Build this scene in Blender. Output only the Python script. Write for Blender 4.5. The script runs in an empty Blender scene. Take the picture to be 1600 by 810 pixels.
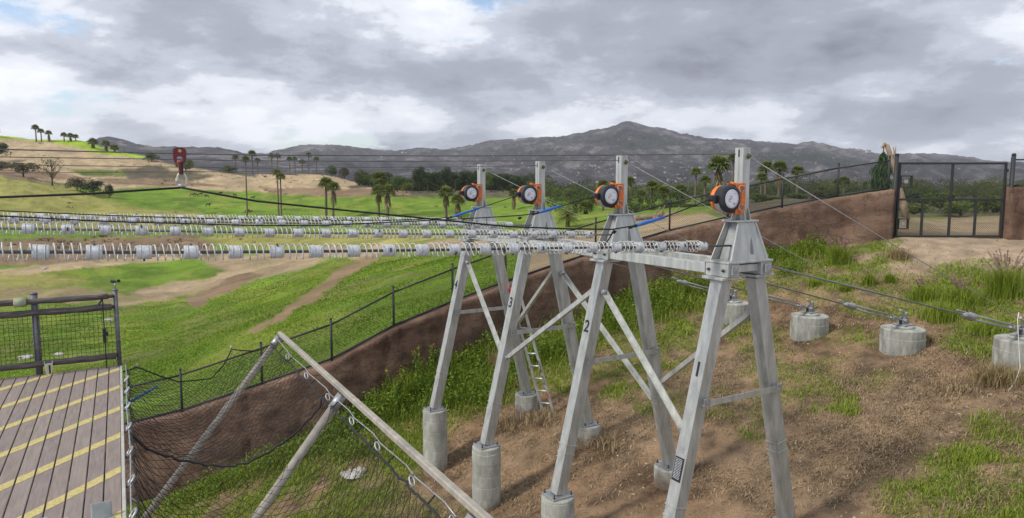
import bpy, math, random
import numpy as np
from mathutils import Vector, Matrix
R = math.radians
rng = np.random.default_rng(7)
random.seed(7)
scene = bpy.context.scene
col = scene.collection

# ------------------------------------------------------------------ camera
F, CX, CY, TH, CZ = 1066.7, 800.0, 405.0, 0.1048, 5.0
cam_d = bpy.data.cameras.new('camera')
cam_d.sensor_width = 36.0
cam_d.lens = 24.0
cam_d.clip_start = 0.05
cam_d.clip_end = 40000
cam = bpy.data.objects.new('camera', cam_d)
cam.location = (0, 0, CZ)
cam.rotation_euler = (math.pi / 2 - TH, 0, 0)
col.objects.link(cam)
scene.camera = cam

# ------------------------------------------------------------------ sky, sun, exposure
SUN_EL, SUN_AZ = R(42), R(-118)          # azimuth clockwise from +Y (view direction)
sun_dir = Vector((math.sin(SUN_AZ) * math.cos(SUN_EL), math.cos(SUN_AZ) * math.cos(SUN_EL), math.sin(SUN_EL)))
sd = bpy.data.lights.new('sun', 'SUN')
sd.energy = 2.1
sd.angle = R(8)
sd.color = (1.0, 0.95, 0.86)
so = bpy.data.objects.new('sun', sd)
so.rotation_euler = sun_dir.to_track_quat('Z', 'Y').to_euler()
so.location = (-20, -10, 40)
col.objects.link(so)
scene.view_settings.view_transform = 'Standard'
scene.view_settings.look = 'None'
scene.view_settings.exposure = 0.74
scene.view_settings.gamma = 1.0
scene.view_settings.use_curve_mapping = False
cy = scene.cycles
cy.max_bounces = 6
cy.diffuse_bounces = 3
cy.transparent_max_bounces = 8
cy.volume_bounces = 0
cy.use_denoising = True
cy.caustics_reflective = False
cy.caustics_refractive = False


def build_world():
    w = bpy.data.worlds.new('World')
    scene.world = w
    w.use_nodes = True
    nt = w.node_tree
    N, L = nt.nodes, nt.links
    N.clear()
    out = N.new('ShaderNodeOutputWorld')
    bg = N.new('ShaderNodeBackground')
    bg.inputs['Strength'].default_value = 0.1
    sky = N.new('ShaderNodeTexSky')
    sky.sky_type = 'NISHITA'
    sky.sun_disc = False
    sky.sun_elevation = SUN_EL
    sky.sun_rotation = SUN_AZ
    sky.altitude = 200
    tc = N.new('ShaderNodeTexCoord')
    sep = N.new('ShaderNodeSeparateXYZ')
    L.new(tc.outputs['Generated'], sep.inputs[0])

    def math_(op, a, b=None, c=None, clamp=False):
        m = N.new('ShaderNodeMath')
        m.operation = op
        m.use_clamp = clamp
        for i, v in enumerate((a, b, c)):
            if v is None:
                continue
            if isinstance(v, (int, float)):
                m.inputs[i].default_value = v
            else:
                L.new(v, m.inputs[i])
        return m.outputs[0]
    zz = math_('ADD', math_('MAXIMUM', sep.outputs['Z'], 0.0), 0.27)
    px = math_('DIVIDE', sep.outputs['X'], zz)
    py = math_('DIVIDE', sep.outputs['Y'], zz)
    comb = N.new('ShaderNodeCombineXYZ')
    L.new(px, comb.inputs[0]); L.new(py, comb.inputs[1])

    def noise(scale, det, rough, off, dist=0.0):
        mp = N.new('ShaderNodeMapping')
        mp.inputs['Location'].default_value = off
        L.new(comb.outputs[0], mp.inputs['Vector'])
        n = N.new('ShaderNodeTexNoise')
        n.inputs['Scale'].default_value = scale
        n.inputs['Detail'].default_value = det
        n.inputs['Roughness'].default_value = rough
        n.inputs['Distortion'].default_value = dist
        L.new(mp.outputs[0], n.inputs['Vector'])
        return n.outputs['Fac']
    OFF = SKY_OFF
    sx, sy = 0.22 * math.sin(SKY_LIT), 0.22 * math.cos(SKY_LIT)

    def density(dx, dy):
        big = noise(0.85, 2, 0.5, (OFF[0] + dx, OFF[1] + dy, 0.0))
        mid = noise(2.1, 10, 0.54, (OFF[0] + 3.1 + dx, OFF[1] + 7.7 + dy, 0.4), 0.0)
        det = noise(8.0, 10, 0.66, (OFF[0] + 11.3 + dx, OFF[1] - 2.2 + dy, 1.4), 0.1)
        return math_('ADD', math_('ADD', math_('MULTIPLY', big, 0.50), math_('MULTIPLY', mid, 0.35)), math_('MULTIPLY', det, 0.15))
    dens = math_('ADD', density(0, 0), math_('MULTIPLY', math_('MAXIMUM', math_('SUBTRACT', 0.10, sep.outputs['Z']), 0.0), 0.15))
    # the same clouds a little way towards the light: bright rims where the cloud thins that way
    rim = math_('SUBTRACT', density(sx, sy), dens)
    alpha = N.new('ShaderNodeMapRange'); alpha.interpolation_type = 'SMOOTHSTEP'
    alpha.inputs['From Min'].default_value = 0.395
    alpha.inputs['From Max'].default_value = 0.44
    L.new(dens, alpha.inputs['Value'])
    thick = N.new('ShaderNodeValToRGB')
    cr = thick.color_ramp
    cr.interpolation = 'EASE'
    K = 10.0
    pts = [(0.41, (0.68, 0.70, 0.735)), (0.468, (0.55, 0.575, 0.63)), (0.506, (0.36, 0.385, 0.445)), (0.558, (0.25, 0.268, 0.32)), (0.67, (0.14, 0.15, 0.185))]
    while len(cr.elements) < len(pts):
        cr.elements.new(0.5)
    for e, (p, c) in zip(cr.elements, pts):
        e.position = p
        e.color = (*c, 1)
    L.new(math_('ADD', dens, math_('MULTIPLY', rim, 0.95)), thick.inputs['Fac'])
    mul = N.new('ShaderNodeVectorMath'); mul.operation = 'SCALE'
    mul.inputs['Scale'].default_value = K
    L.new(thick.outputs['Color'], mul.inputs[0])
    mix = N.new('ShaderNodeMix'); mix.data_type = 'RGBA'
    L.new(alpha.outputs[0], mix.inputs['Factor'])
    skm = N.new('ShaderNodeVectorMath'); skm.operation = 'SCALE'
    skm.inputs['Scale'].default_value = 1.15
    L.new(sky.outputs[0], skm.inputs[0])
    L.new(skm.outputs[0], mix.inputs[6])
    L.new(mul.outputs[0], mix.inputs[7])
    L.new(mix.outputs[2], bg.inputs['Color'])
    L.new(bg.outputs[0], out.inputs['Surface'])


SKY_OFF = (45.7, 13.3, 0.0)
SKY_LIT = R(20)
build_world()

# ------------------------------------------------------------------ camera mathematics
ct, st = math.cos(TH), math.sin(TH)


def proj(x, y, z):
    z = z - CZ
    d = y * ct - z * st
    up = y * st + z * ct
    d = np.where(np.abs(d) < 1e-4, 1e-4, d)
    return CX + F * x / d, CY - F * up / d


def ray(px, py):
    X, U = (px - CX) / F, -(py - CY) / F
    return np.array([X, ct + st * U, -st + ct * U])


def P(px, py, y):                       # the point seen at a pixel, y metres ahead
    r = ray(px, py)
    return np.array([0, 0, CZ]) + r * (y / r[1])


def Pz(px, py, z):                      # ... at height z
    r = ray(px, py)
    return np.array([0, 0, CZ]) + r * ((z - CZ) / r[2])


def z_at(x, y, py):                     # height at (x, y) that shows at row py
    k = -(py - CY) / F
    return CZ + y * (k * ct - st) / (ct + k * st)


ANG = 0.522
U2 = np.array([-math.sin(ANG), math.cos(ANG)])      # along the row of towers
W2 = np.array([math.cos(ANG), math.sin(ANG)])       # along the lines, away from the riders
T1 = np.array([2.885, 8.625])
SP = 2.369
BASE = [T1 + U2 * SP * n for n in range(4)]


def P_line(px, py, n, base=None):       # point on the vertical plane of line n
    b = BASE[n] if base is None else base
    r = ray(px, py)
    t = (U2 @ b) / (U2 @ r[:2])
    return np.array([0, 0, CZ]) + r * t


# ------------------------------------------------------------------ materials
MATS = {}


def mat(name, c, rough=0.7, metal=0.0, var=0.15, scale=6.0, bump=0.0, bscale=40.0, c2=None, spec=0.5, stretch=None, detail=6):
    if name in MATS:
        return MATS[name]
    m = bpy.data.materials.new(name)
    m.use_nodes = True
    nt = m.node_tree
    N, L = nt.nodes, nt.links
    b = N['Principled BSDF']
    b.inputs['Roughness'].default_value = rough
    b.inputs['Metallic'].default_value = metal
    b.inputs['Specular IOR Level'].default_value = spec
    tc = N.new('ShaderNodeTexCoord')
    vec = tc.outputs['Object']
    if stretch:
        mp = N.new('ShaderNodeMapping')
        mp.inputs['Scale'].default_value = stretch
        L.new(vec, mp.inputs['Vector'])
        vec = mp.outputs[0]
    n = N.new('ShaderNodeTexNoise')
    n.inputs['Scale'].default_value = scale
    n.inputs['Detail'].default_value = detail
    n.inputs['Roughness'].default_value = 0.6
    L.new(vec, n.inputs['Vector'])
    r = N.new('ShaderNodeValToRGB')
    c2 = c2 or tuple(max(0, x * (1 - var * 2)) for x in c)
    hi = tuple(min(1, x * (1 + var)) for x in c)
    r.color_ramp.elements[0].position = 0.3
    r.color_ramp.elements[0].color = (*c2, 1)
    r.color_ramp.elements[1].position = 0.7
    r.color_ramp.elements[1].color = (*hi, 1)
    L.new(n.outputs['Fac'], r.inputs['Fac'])
    L.new(r.outputs[0], b.inputs['Base Color'])
    if metal > 0 or rough < 0.6:
        mr = N.new('ShaderNodeMapRange')
        mr.inputs['To Min'].default_value = max(0.05, rough - 0.15)
        mr.inputs['To Max'].default_value = min(1, rough + 0.2)
        L.new(n.outputs['Fac'], mr.inputs['Value'])
        L.new(mr.outputs[0], b.inputs['Roughness'])
    if bump:
        n2 = N.new('ShaderNodeTexNoise')
        n2.inputs['Scale'].default_value = bscale
        n2.inputs['Detail'].default_value = 6
        L.new(vec, n2.inputs['Vector'])
        bp = N.new('ShaderNodeBump')
        bp.inputs['Strength'].default_value = bump
        bp.inputs['Distance'].default_value = 0.02
        L.new(n2.outputs['Fac'], bp.inputs['Height'])
        L.new(bp.outputs[0], b.inputs['Normal'])
    MATS[name] = m
    return m


def leaf_mat(name, dark, light, rough=0.6, trans=0.25):
    """foliage: each leaf's own tint from a mesh attribute"""
    if name in MATS:
        return MATS[name]
    m = bpy.data.materials.new(name)
    m.use_nodes = True
    nt = m.node_tree
    N, L = nt.nodes, nt.links
    b = N['Principled BSDF']
    b.inputs['Roughness'].default_value = rough
    b.inputs['Specular IOR Level'].default_value = 0.25
    a = N.new('ShaderNodeAttribute')
    a.attribute_name = 'tint'
    r = N.new('ShaderNodeMix'); r.data_type = 'RGBA'
    r.inputs[6].default_value = (*dark, 1)
    r.inputs[7].default_value = (*light, 1)
    L.new(a.outputs['Fac'], r.inputs['Factor'])
    L.new(r.outputs[2], b.inputs['Base Color'])
    if trans:
        t = N.new('ShaderNodeBsdfTranslucent')
        L.new(r.outputs[2], t.inputs['Color'])
        mx = N.new('ShaderNodeMixShader')
        mx.inputs[0].default_value = trans
        L.new(b.outputs[0], mx.inputs[1]); L.new(t.outputs[0], mx.inputs[2])
        L.new(mx.outputs[0], N['Material Output'].inputs['Surface'])
    MATS[name] = m
    return m


def cover_mat(name, scales, amount=0.35, bump=0.3, bscale=3.0, bdist=0.1, rough=0.95, ridge=None):
    """ground: land cover colour from the mesh attribute, broken up by noise at several scales"""
    m = bpy.data.materials.new(name)
    m.use_nodes = True
    nt = m.node_tree
    N, L = nt.nodes, nt.links
    b = N['Principled BSDF']
    b.inputs['Roughness'].default_value = rough
    b.inputs['Specular IOR Level'].default_value = 0.15
    a = N.new('ShaderNodeAttribute'); a.attribute_name = 'cover'
    tc = N.new('ShaderNodeTexCoord')
    fac = None
    for s, wgt in scales:
        n = N.new('ShaderNodeTexNoise')
        n.inputs['Scale'].default_value = s
        n.inputs['Detail'].default_value = 8
        n.inputs['Roughness'].default_value = 0.65
        L.new(tc.outputs['Object'], n.inputs['Vector'])
        mm = N.new('ShaderNodeMath'); mm.operation = 'MULTIPLY_ADD'
        mm.inputs[1].default_value = wgt
        L.new(n.outputs['Fac'], mm.inputs[0])
        if fac is None:
            mm.inputs[2].default_value = 0
        else:
            L.new(fac, mm.inputs[2])
        fac = mm.outputs[0]
    mr = N.new('ShaderNodeMapRange')
    mr.inputs['From Min'].default_value = 0.32
    mr.inputs['From Max'].default_value = 0.68
    mr.inputs['To Min'].default_value = 1 - amount
    mr.inputs['To Max'].default_value = 1 + amount
    L.new(fac, mr.inputs['Value'])
    v = N.new('ShaderNodeVectorMath'); v.operation = 'SCALE'
    L.new(a.outputs['Color'], v.inputs[0])
    L.new(mr.outputs[0], v.inputs['Scale'])
    L.new(v.outputs[0], b.inputs['Base Color'])
    nb = N.new('ShaderNodeTexNoise')
    nb.inputs['Scale'].default_value = bscale
    nb.inputs['Detail'].default_value = 10
    nb.inputs['Roughness'].default_value = 0.7
    L.new(tc.outputs['Object'], nb.inputs['Vector'])
    bp = N.new('ShaderNodeBump')
    bp.inputs['Strength'].default_value = bump
    bp.inputs['Distance'].default_value = bdist
    L.new(nb.outputs['Fac'], bp.inputs['Height'])
    L.new(bp.outputs[0], b.inputs['Normal'])
    return m


ALU = mat('aluminium', (0.53, 0.54, 0.515), 0.40, 0.5, 0.10, 3.0, 0.08, 70, c2=(0.35, 0.365, 0.34), stretch=(4, 4, 0.8), detail=12)
GALV = mat('galvanised', (0.40, 0.41, 0.42), 0.45, 0.6, 0.2, 30)
STEEL_DARK = mat('dark_steel', (0.10, 0.10, 0.105), 0.5, 0.5, 0.2, 20)
CABLE = mat('cable', (0.22, 0.225, 0.23), 0.45, 0.6, 0.2, 80)
ZIPC = mat('zip_cable', (0.12, 0.12, 0.125), 0.5, 0.4, 0.2, 80)
ROPE = mat('black_rope', (0.012, 0.012, 0.014), 0.85, 0, 0.3, 60)
BLUE = mat('blue_sleeve', (0.02, 0.14, 0.50), 0.65, 0, 0.2, 40)
SPOOL = mat('spool', (0.52, 0.54, 0.56), 0.5, 0, 0.16, 25)
SPRING = mat('spring_wire', (0.62, 0.62, 0.59), 0.4, 0.25, 0.15, 40)
ORANGE = mat('orange_paint', (0.74, 0.165, 0.012), 0.45, 0, 0.15, 12)
BLACK = mat('black_plastic', (0.018, 0.020, 0.026), 0.42, 0, 0.2, 20)
WHITE = mat('white_print', (0.72, 0.74, 0.80), 0.5, 0, 0.04, 8)
GREYP = mat('grey_print', (0.30, 0.31, 0.36), 0.5, 0, 0.1, 20)
PALEH = mat('pale_housing', (0.45, 0.45, 0.42), 0.5, 0, 0.1, 12)
CONC = mat('concrete', (0.37, 0.37, 0.34), 0.9, 0, 0.28, 5, 0.35, 45, c2=(0.20, 0.205, 0.17))
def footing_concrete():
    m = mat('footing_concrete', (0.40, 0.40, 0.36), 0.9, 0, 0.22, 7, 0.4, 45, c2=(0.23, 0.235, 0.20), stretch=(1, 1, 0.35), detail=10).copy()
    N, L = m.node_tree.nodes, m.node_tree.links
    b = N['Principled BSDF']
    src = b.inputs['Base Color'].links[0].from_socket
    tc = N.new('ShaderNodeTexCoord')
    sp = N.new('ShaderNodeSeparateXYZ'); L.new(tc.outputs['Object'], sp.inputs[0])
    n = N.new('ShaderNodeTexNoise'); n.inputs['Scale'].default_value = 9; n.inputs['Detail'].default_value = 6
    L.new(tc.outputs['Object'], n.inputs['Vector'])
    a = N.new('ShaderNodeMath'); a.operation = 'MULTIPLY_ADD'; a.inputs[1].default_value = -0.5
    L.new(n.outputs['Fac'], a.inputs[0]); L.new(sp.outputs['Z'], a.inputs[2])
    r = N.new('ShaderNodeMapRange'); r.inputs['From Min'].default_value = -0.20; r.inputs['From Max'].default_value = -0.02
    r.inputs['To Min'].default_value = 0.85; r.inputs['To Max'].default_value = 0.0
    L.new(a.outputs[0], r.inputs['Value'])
    x = N.new('ShaderNodeMix'); x.data_type = 'RGBA'; x.inputs[7].default_value = (0.20, 0.135, 0.09, 1)     # contact shading painted in as a soil-brown splash at the foot
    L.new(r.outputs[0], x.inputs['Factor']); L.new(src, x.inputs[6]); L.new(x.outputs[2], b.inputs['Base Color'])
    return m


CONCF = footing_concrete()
CONCA = mat('anchor_concrete', (0.36, 0.36, 0.33), 0.9, 0, 0.25, 6, 0.5, 40, c2=(0.15, 0.155, 0.13), stretch=(1, 1, 0.3), detail=12)
FENCE = mat('fence_black', (0.028, 0.031, 0.034), 0.6, 0.1, 0.2, 30)
WIRE = mat('fence_wire', (0.05, 0.052, 0.055), 0.5, 0.3, 0.2, 30)
NETM = mat('net_cord', (0.022, 0.022, 0.024), 0.9, 0, 0.2, 30)
RED = mat('red_paint', (0.15, 0.005, 0.012), 0.42, 0, 0.15, 20)
SAGE = mat('sage_alloy', (0.48, 0.52, 0.40), 0.4, 0.5, 0.1, 20)
BOARD = mat('deck_board', (0.235, 0.19, 0.168), 0.8, 0, 0.13, 5, 0.12, 30, stretch=(7, 0.6, 7))
TAPE = mat('yellow_tape', (0.50, 0.42, 0.17), 0.9, 0, 0.16, 25, 0.2, 120)
RAILW = mat('rail_wood', (0.13, 0.112, 0.108), 0.85, 0, 0.35, 9, 0.4, 40, stretch=(0.5, 5, 5))
POSTG = mat('grey_post', (0.16, 0.16, 0.18), 0.6, 0.3, 0.25, 14)
PIPEB = mat('beige_pipe', (0.36, 0.33, 0.28), 0.6, 0.15, 0.14, 8, 0.05, 60)
DARKHOLE = mat('dark_opening', (0.03, 0.03, 0.03), 0.9)
BARK = mat('bark', (0.13, 0.095, 0.065), 0.95, 0, 0.3, 4, 0.5, 12)
PALMB = mat('palm_trunk', (0.17, 0.135, 0.10), 0.95, 0, 0.3, 5, 0.5, 14, stretch=(1, 1, 4))
ROCKW = mat('pale_rock', (0.40, 0.38, 0.35), 0.9, 0, 0.25, 4, 0.4, 14)
LOGM = mat('log_wood', (0.36, 0.27, 0.18), 0.9, 0, 0.25, 3, 0.4, 14)
YELB = mat('yellow_washer', (0.32, 0.30, 0.10), 0.6)
PALM_L = leaf_mat('palm_leaf', (0.045, 0.070, 0.016), (0.25, 0.28, 0.075))
PALM_D = leaf_mat('palm_dead', (0.13, 0.10, 0.05), (0.36, 0.29, 0.16), trans=0.1)
TREE_D = leaf_mat('leaf_dark', (0.018, 0.036, 0.014), (0.075, 0.11, 0.036))
TREE_M = leaf_mat('leaf_mid', (0.036, 0.070, 0.014), (0.14, 0.20, 0.045))
TREE_B = leaf_mat('leaf_bright', (0.06, 0.10, 0.015), (0.22, 0.27, 0.06))
TREE_O = leaf_mat('leaf_olive', (0.05, 0.052, 0.022), (0.16, 0.145, 0.065))
GRASS = leaf_mat('grass_blade', (0.10, 0.165, 0.014), (0.34, 0.41, 0.055), trans=0.35)
HILLG = leaf_mat('hill_grass_blade', (0.105, 0.185, 0.014), (0.26, 0.36, 0.03), trans=0.35)
STRAW = leaf_mat('straw_blade', (0.16, 0.105, 0.062), (0.50, 0.39, 0.23), trans=0.15)
DRYG = leaf_mat('dry_grass', (0.20, 0.145, 0.065), (0.45, 0.36, 0.19), trans=0.3)
PLUME = leaf_mat('pink_plume', (0.26, 0.15, 0.14), (0.50, 0.34, 0.31), trans=0.3)
WEED = leaf_mat('weed_leaf', (0.055, 0.115, 0.012), (0.21, 0.30, 0.035), trans=0.3)
YFLOW = leaf_mat('yellow_flower', (0.35, 0.28, 0.02), (0.55, 0.45, 0.04), trans=0.2)


# ------------------------------------------------------------------ mesh helpers
def tag(o, label=None, cat=None, group=None, kind=None):
    if label: o['label'] = label
    if cat: o['category'] = cat
    if group: o['group'] = group
    if kind: o['kind'] = kind
    return o


def link(name, me, m=None, parent=None):
    o = bpy.data.objects.new(name, me)
    col.objects.link(o)
    if m is not None and me is not None and not me.materials:
        me.materials.append(m)
    if parent is not None:
        o.parent = parent
    return o


def empty(name, loc=(0, 0, 0), rz=0.0):
    o = bpy.data.objects.new(name, None)
    o.empty_display_size = 0.2
    o.location = loc
    o.rotation_euler = (0, 0, rz)
    col.objects.link(o)
    return o


def np_mesh(name, V, faces, smooth=False, tint=None, cover=None):
    """faces: list of (n,k) integer arrays"""
    me = bpy.data.meshes.new(name)
    V = np.asarray(V, dtype=np.float32)
    faces = [np.asarray(f, dtype=np.int32) for f in faces if len(f)]
    me.vertices.add(len(V))
    me.vertices.foreach_set('co', V.ravel())
    loops = np.concatenate([f.ravel() for f in faces])
    tot = np.concatenate([np.full(len(f), f.shape[1], np.int32) for f in faces])
    start = np.concatenate([[0], np.cumsum(tot)[:-1]]).astype(np.int32)
    me.loops.add(len(loops))
    me.loops.foreach_set('vertex_index', loops)
    me.polygons.add(len(tot))
    me.polygons.foreach_set('loop_start', start)
    me.polygons.foreach_set('loop_total', tot)
    if smooth:
        me.polygons.foreach_set('use_smooth', np.ones(len(tot), bool))
    me.update(calc_edges=True)
    if tint is not None:
        a = me.attributes.new('tint', 'FLOAT', 'POINT')
        a.data.foreach_set('value', np.asarray(tint, np.float32))
    if cover is not None:
        a = me.attributes.new('cover', 'FLOAT_COLOR', 'POINT')
        c = np.ones((len(V), 4), np.float32); c[:, :3] = cover
        a.data.foreach_set('color', c.ravel())
    me.validate()
    return me


class MB:
    def __init__(s):
        s.v = []; s.f = []; s.sm = []

    def add(s, vs, fs, smooth=False):
        o = len(s.v)
        s.v += [tuple(map(float, v)) for v in vs]
        s.f += [tuple(i + o for i in f) for f in fs]
        s.sm += [smooth] * len(fs)
        return s

    def box(s, lo, hi, ch=0.0, M=None):
        c = [(lo[i] + hi[i]) / 2 for i in range(3)]
        h = [(hi[i] - lo[i]) / 2 for i in range(3)]
        if ch <= 0:
            vs = [(c[0] + a * h[0], c[1] + b * h[1], c[2] + d * h[2]) for a in (-1, 1) for b in (-1, 1) for d in (-1, 1)]
            fs = [(0, 1, 3, 2), (4, 6, 7, 5), (0, 4, 5, 1), (2, 3, 7, 6), (0, 2, 6, 4), (1, 5, 7, 3)]
        else:
            vs, fs = chamfer_box(c, h, min(ch, min(h) * 0.45))
        if M is not None:
            vs = [tuple(M @ Vector(v)) for v in vs]
        return s.add(vs, fs)

    def beam(s, a, b, wx, wy, up=(0, 0, 1), ch=0.006):
        a, b = Vector(a), Vector(b)
        d = b - a
        Ln = d.length
        zax = d.normalized()
        up = Vector(up)
        xax = up.cross(zax)
        if xax.length < 1e-4:
            xax = Vector((1, 0, 0)).cross(zax)
        xax.normalize()
        yax = zax.cross(xax)
        M = Matrix((xax, yax, zax)).transposed().to_4x4()
        M.translation = a
        return s.box((-wx / 2, -wy / 2, 0), (wx / 2, wy / 2, Ln), ch, M)

    def angle(s, a, b, w, t, up=(0, 0, 1)):
        a, b = Vector(a), Vector(b)
        zax = (b - a).normalized()
        xax = Vector(up).cross(zax)
        if xax.length < 1e-4:
            xax = Vector((1, 0, 0)).cross(zax)
        xax.normalize()
        yax = zax.cross(xax)
        M = Matrix((xax, yax, zax)).transposed().to_4x4()
        M.translation = a
        Ln = (b - a).length
        pr = [(0, 0), (w, 0), (w, t), (t, t), (t, w), (0, w)]
        vs = [tuple(M @ Vector((x - w / 2, y - w / 2, z))) for z in (0, Ln) for x, y in pr]
        fs = [(i, (i + 1) % 6, (i + 1) % 6 + 6, i + 6) for i in range(6)] + [tuple(range(5, -1, -1)), tuple(range(6, 12))]
        return s.add(vs, fs)

    def tube(s, pts, r, n=6, caps=True, smooth=True, closed=False):
        pts = [Vector(p) for p in pts]
        m = len(pts)
        rs = r if hasattr(r, '__len__') else [r] * m
        vs = []
        nrm = None
        for i, p in enumerate(pts):
            if closed:
                t = pts[(i + 1) % m] - pts[i - 1]
            else:
                t = pts[min(i + 1, m - 1)] - pts[max(i - 1, 0)]
            t.normalize()
            if nrm is None:
                nrm = t.orthogonal().normalized()
            else:
                nrm = nrm - t * nrm.dot(t)
                if nrm.length < 1e-6:
                    nrm = t.orthogonal()
                nrm.normalize()
            bn = t.cross(nrm)
            for k in range(n):
                a = 2 * math.pi * k / n
                vs.append(p + (nrm * math.cos(a) + bn * math.sin(a)) * rs[i])
        fs = []
        for i in range(m if closed else m - 1):
            j = (i + 1) % m
            for k in range(n):
                fs.append((i * n + k, i * n + (k + 1) % n, j * n + (k + 1) % n, j * n + k))
        s.add(vs, fs, smooth)
        if caps and not closed:
            o = len(s.v) - len(vs)
            s.f += [tuple(o + k for k in range(n - 1, -1, -1)), tuple(o + (m - 1) * n + k for k in range(n))]
            s.sm += [False, False]
        return s

    def lathe(s, prof, n=24, M=None, smooth=True):
        """prof: (radius, z) pairs, closed with caps; split shading by repeating points"""
        vs = []
        for r_, z_ in prof:
            for k in range(n):
                a = 2 * math.pi * k / n
                vs.append(Vector((r_ * math.cos(a), r_ * math.sin(a), z_)))
        if M is not None:
            vs = [M @ v for v in vs]
        fs = []
        for i in range(len(prof) - 1):
            if prof[i] == prof[i + 1]:
                continue
            for k in range(n):
                fs.append((i * n + k, i * n + (k + 1) % n, (i + 1) * n + (k + 1) % n, (i + 1) * n + k))
        o = len(s.v)
        s.add(vs, fs, smooth)
        m = len(prof)
        s.f += [tuple(o + k for k in range(n - 1, -1, -1)), tuple(o + (m - 1) * n + k for k in range(n))]
        s.sm += [False, False]
        return s

    def prism(s, poly, a, b):
        """poly: 3D points of one face; extruded by vector (b-a)"""
        d = Vector(b) - Vector(a)
        n = len(poly)
        vs = [Vector(p) for p in poly] + [Vector(p) + d for p in poly]
        fs = [tuple(range(n - 1, -1, -1)), tuple(range(n, 2 * n))] + [(i, (i + 1) % n, (i + 1) % n + n, i + n) for i in range(n)]
        return s.add(vs, fs)

    def mesh(s, name):
        me = bpy.data.meshes.new(name)
        me.from_pydata(s.v, [], s.f)
        me.polygons.foreach_set('use_smooth', s.sm)
        me.update()
        return me

    def build(s, name, m, parent=None):
        return link(name, s.mesh(name), m, parent)


def chamfer_box(c, h, ch):
    vs = []; idx = {}
    for a in (-1, 1):
        for b in (-1, 1):
            for d in (-1, 1):
                for ax in range(3):
                    e = [h[0] - ch, h[1] - ch, h[2] - ch]
                    e[ax] = h[ax]
                    idx[(a, b, d, ax)] = len(vs)
                    vs.append((c[0] + a * e[0], c[1] + b * e[1], c[2] + d * e[2]))
    fs = []
    S = (-1, 1)
    for g in S:
        fs.append([idx[(g, b, d, 0)] for b, d in ((-1, -1), (-1, 1), (1, 1), (1, -1))][::-g])
        fs.append([idx[(a, g, d, 1)] for a, d in ((-1, -1), (1, -1), (1, 1), (-1, 1))][::-g])
        fs.append([idx[(a, b, g, 2)] for a, b in ((-1, -1), (-1, 1), (1, 1), (1, -1))][::-g])
    for a in S:
        for b in S:
            fs.append([idx[(a, b, -1, 0)], idx[(a, b, 1, 0)], idx[(a, b, 1, 1)], idx[(a, b, -1, 1)]])
    for a in S:
        for d in S:
            fs.append([idx[(a, -1, d, 0)], idx[(a, 1, d, 0)], idx[(a, 1, d, 2)], idx[(a, -1, d, 2)]])
    for b in S:
        for d in S:
            fs.append([idx[(-1, b, d, 1)], idx[(1, b, d, 1)], idx[(1, b, d, 2)], idx[(-1, b, d, 2)]])
    for a in S:
        for b in S:
            for d in S:
                fs.append([idx[(a, b, d, k)] for k in range(3)])
    # outward winding
    out = []
    for f in fs:
        p = [Vector(vs[i]) for i in f]
        n = (p[1] - p[0]).cross(p[2] - p[0])
        if n.dot(sum(p, Vector()) / len(p) - Vector(c)) < 0:
            f = f[::-1]
        out.append(tuple(f))
    return vs, out


# value noise / fbm for terrain (numpy, world anchored)
_perm = np.random.default_rng(99).random((256, 256))


def vnoise(x, y):
    xi = np.floor(x).astype(int); yi = np.floor(y).astype(int)
    fx = x - xi; fy = y - yi
    fx = fx * fx * (3 - 2 * fx); fy = fy * fy * (3 - 2 * fy)
    g = lambda i, j: _perm[i & 255, j & 255]
    return (g(xi, yi) * (1 - fx) + g(xi + 1, yi) * fx) * (1 - fy) + (g(xi, yi + 1) * (1 - fx) + g(xi + 1, yi + 1) * fx) * fy


def fbm(x, y, o=5, gain=0.5):
    s = 0; a = 1; t = 0
    for k in range(o):
        s = s + a * vnoise(x + 17.3 * k, y - 9.1 * k); t += a
        a *= gain; x = x * 2.03; y = y * 2.03
    return s / t - 0.5


class TPS:
    def __init__(s, pts, val, lam=1e-3):
        s.p = np.asarray(pts, float); n = len(s.p)
        K = s.k(s.p, s.p) + lam * np.eye(n)
        Q = np.c_[np.ones(n), s.p]
        A = np.zeros((n + 3, n + 3)); A[:n, :n] = K; A[:n, n:] = Q; A[n:, :n] = Q.T
        s.c = np.linalg.solve(A, np.r_[val, 0, 0, 0])

    def k(s, a, b):
        d = np.sqrt(((a[:, None] - b[None]) ** 2).sum(-1)) + 1e-9
        return d * d * np.log(d)

    def __call__(s, q):
        q = np.asarray(q, float)
        out = np.empty(len(q))
        for i in range(0, len(q), 40000):
            a = q[i:i + 40000]
            out[i:i + 40000] = s.k(a, s.p) @ s.c[:-3] + s.c[-3] + a @ s.c[-2:]
        return out


def in_poly(px, py, poly):
    r = np.zeros(px.shape, bool)
    n = len(poly)
    for i in range(n):
        x1, y1 = poly[i]; x2, y2 = poly[(i + 1) % n]
        if y1 == y2:
            continue
        c = ((y1 > py) != (y2 > py)) & (px < (x2 - x1) * (py - y1) / (y2 - y1) + x1)
        r ^= c
    return r

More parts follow.
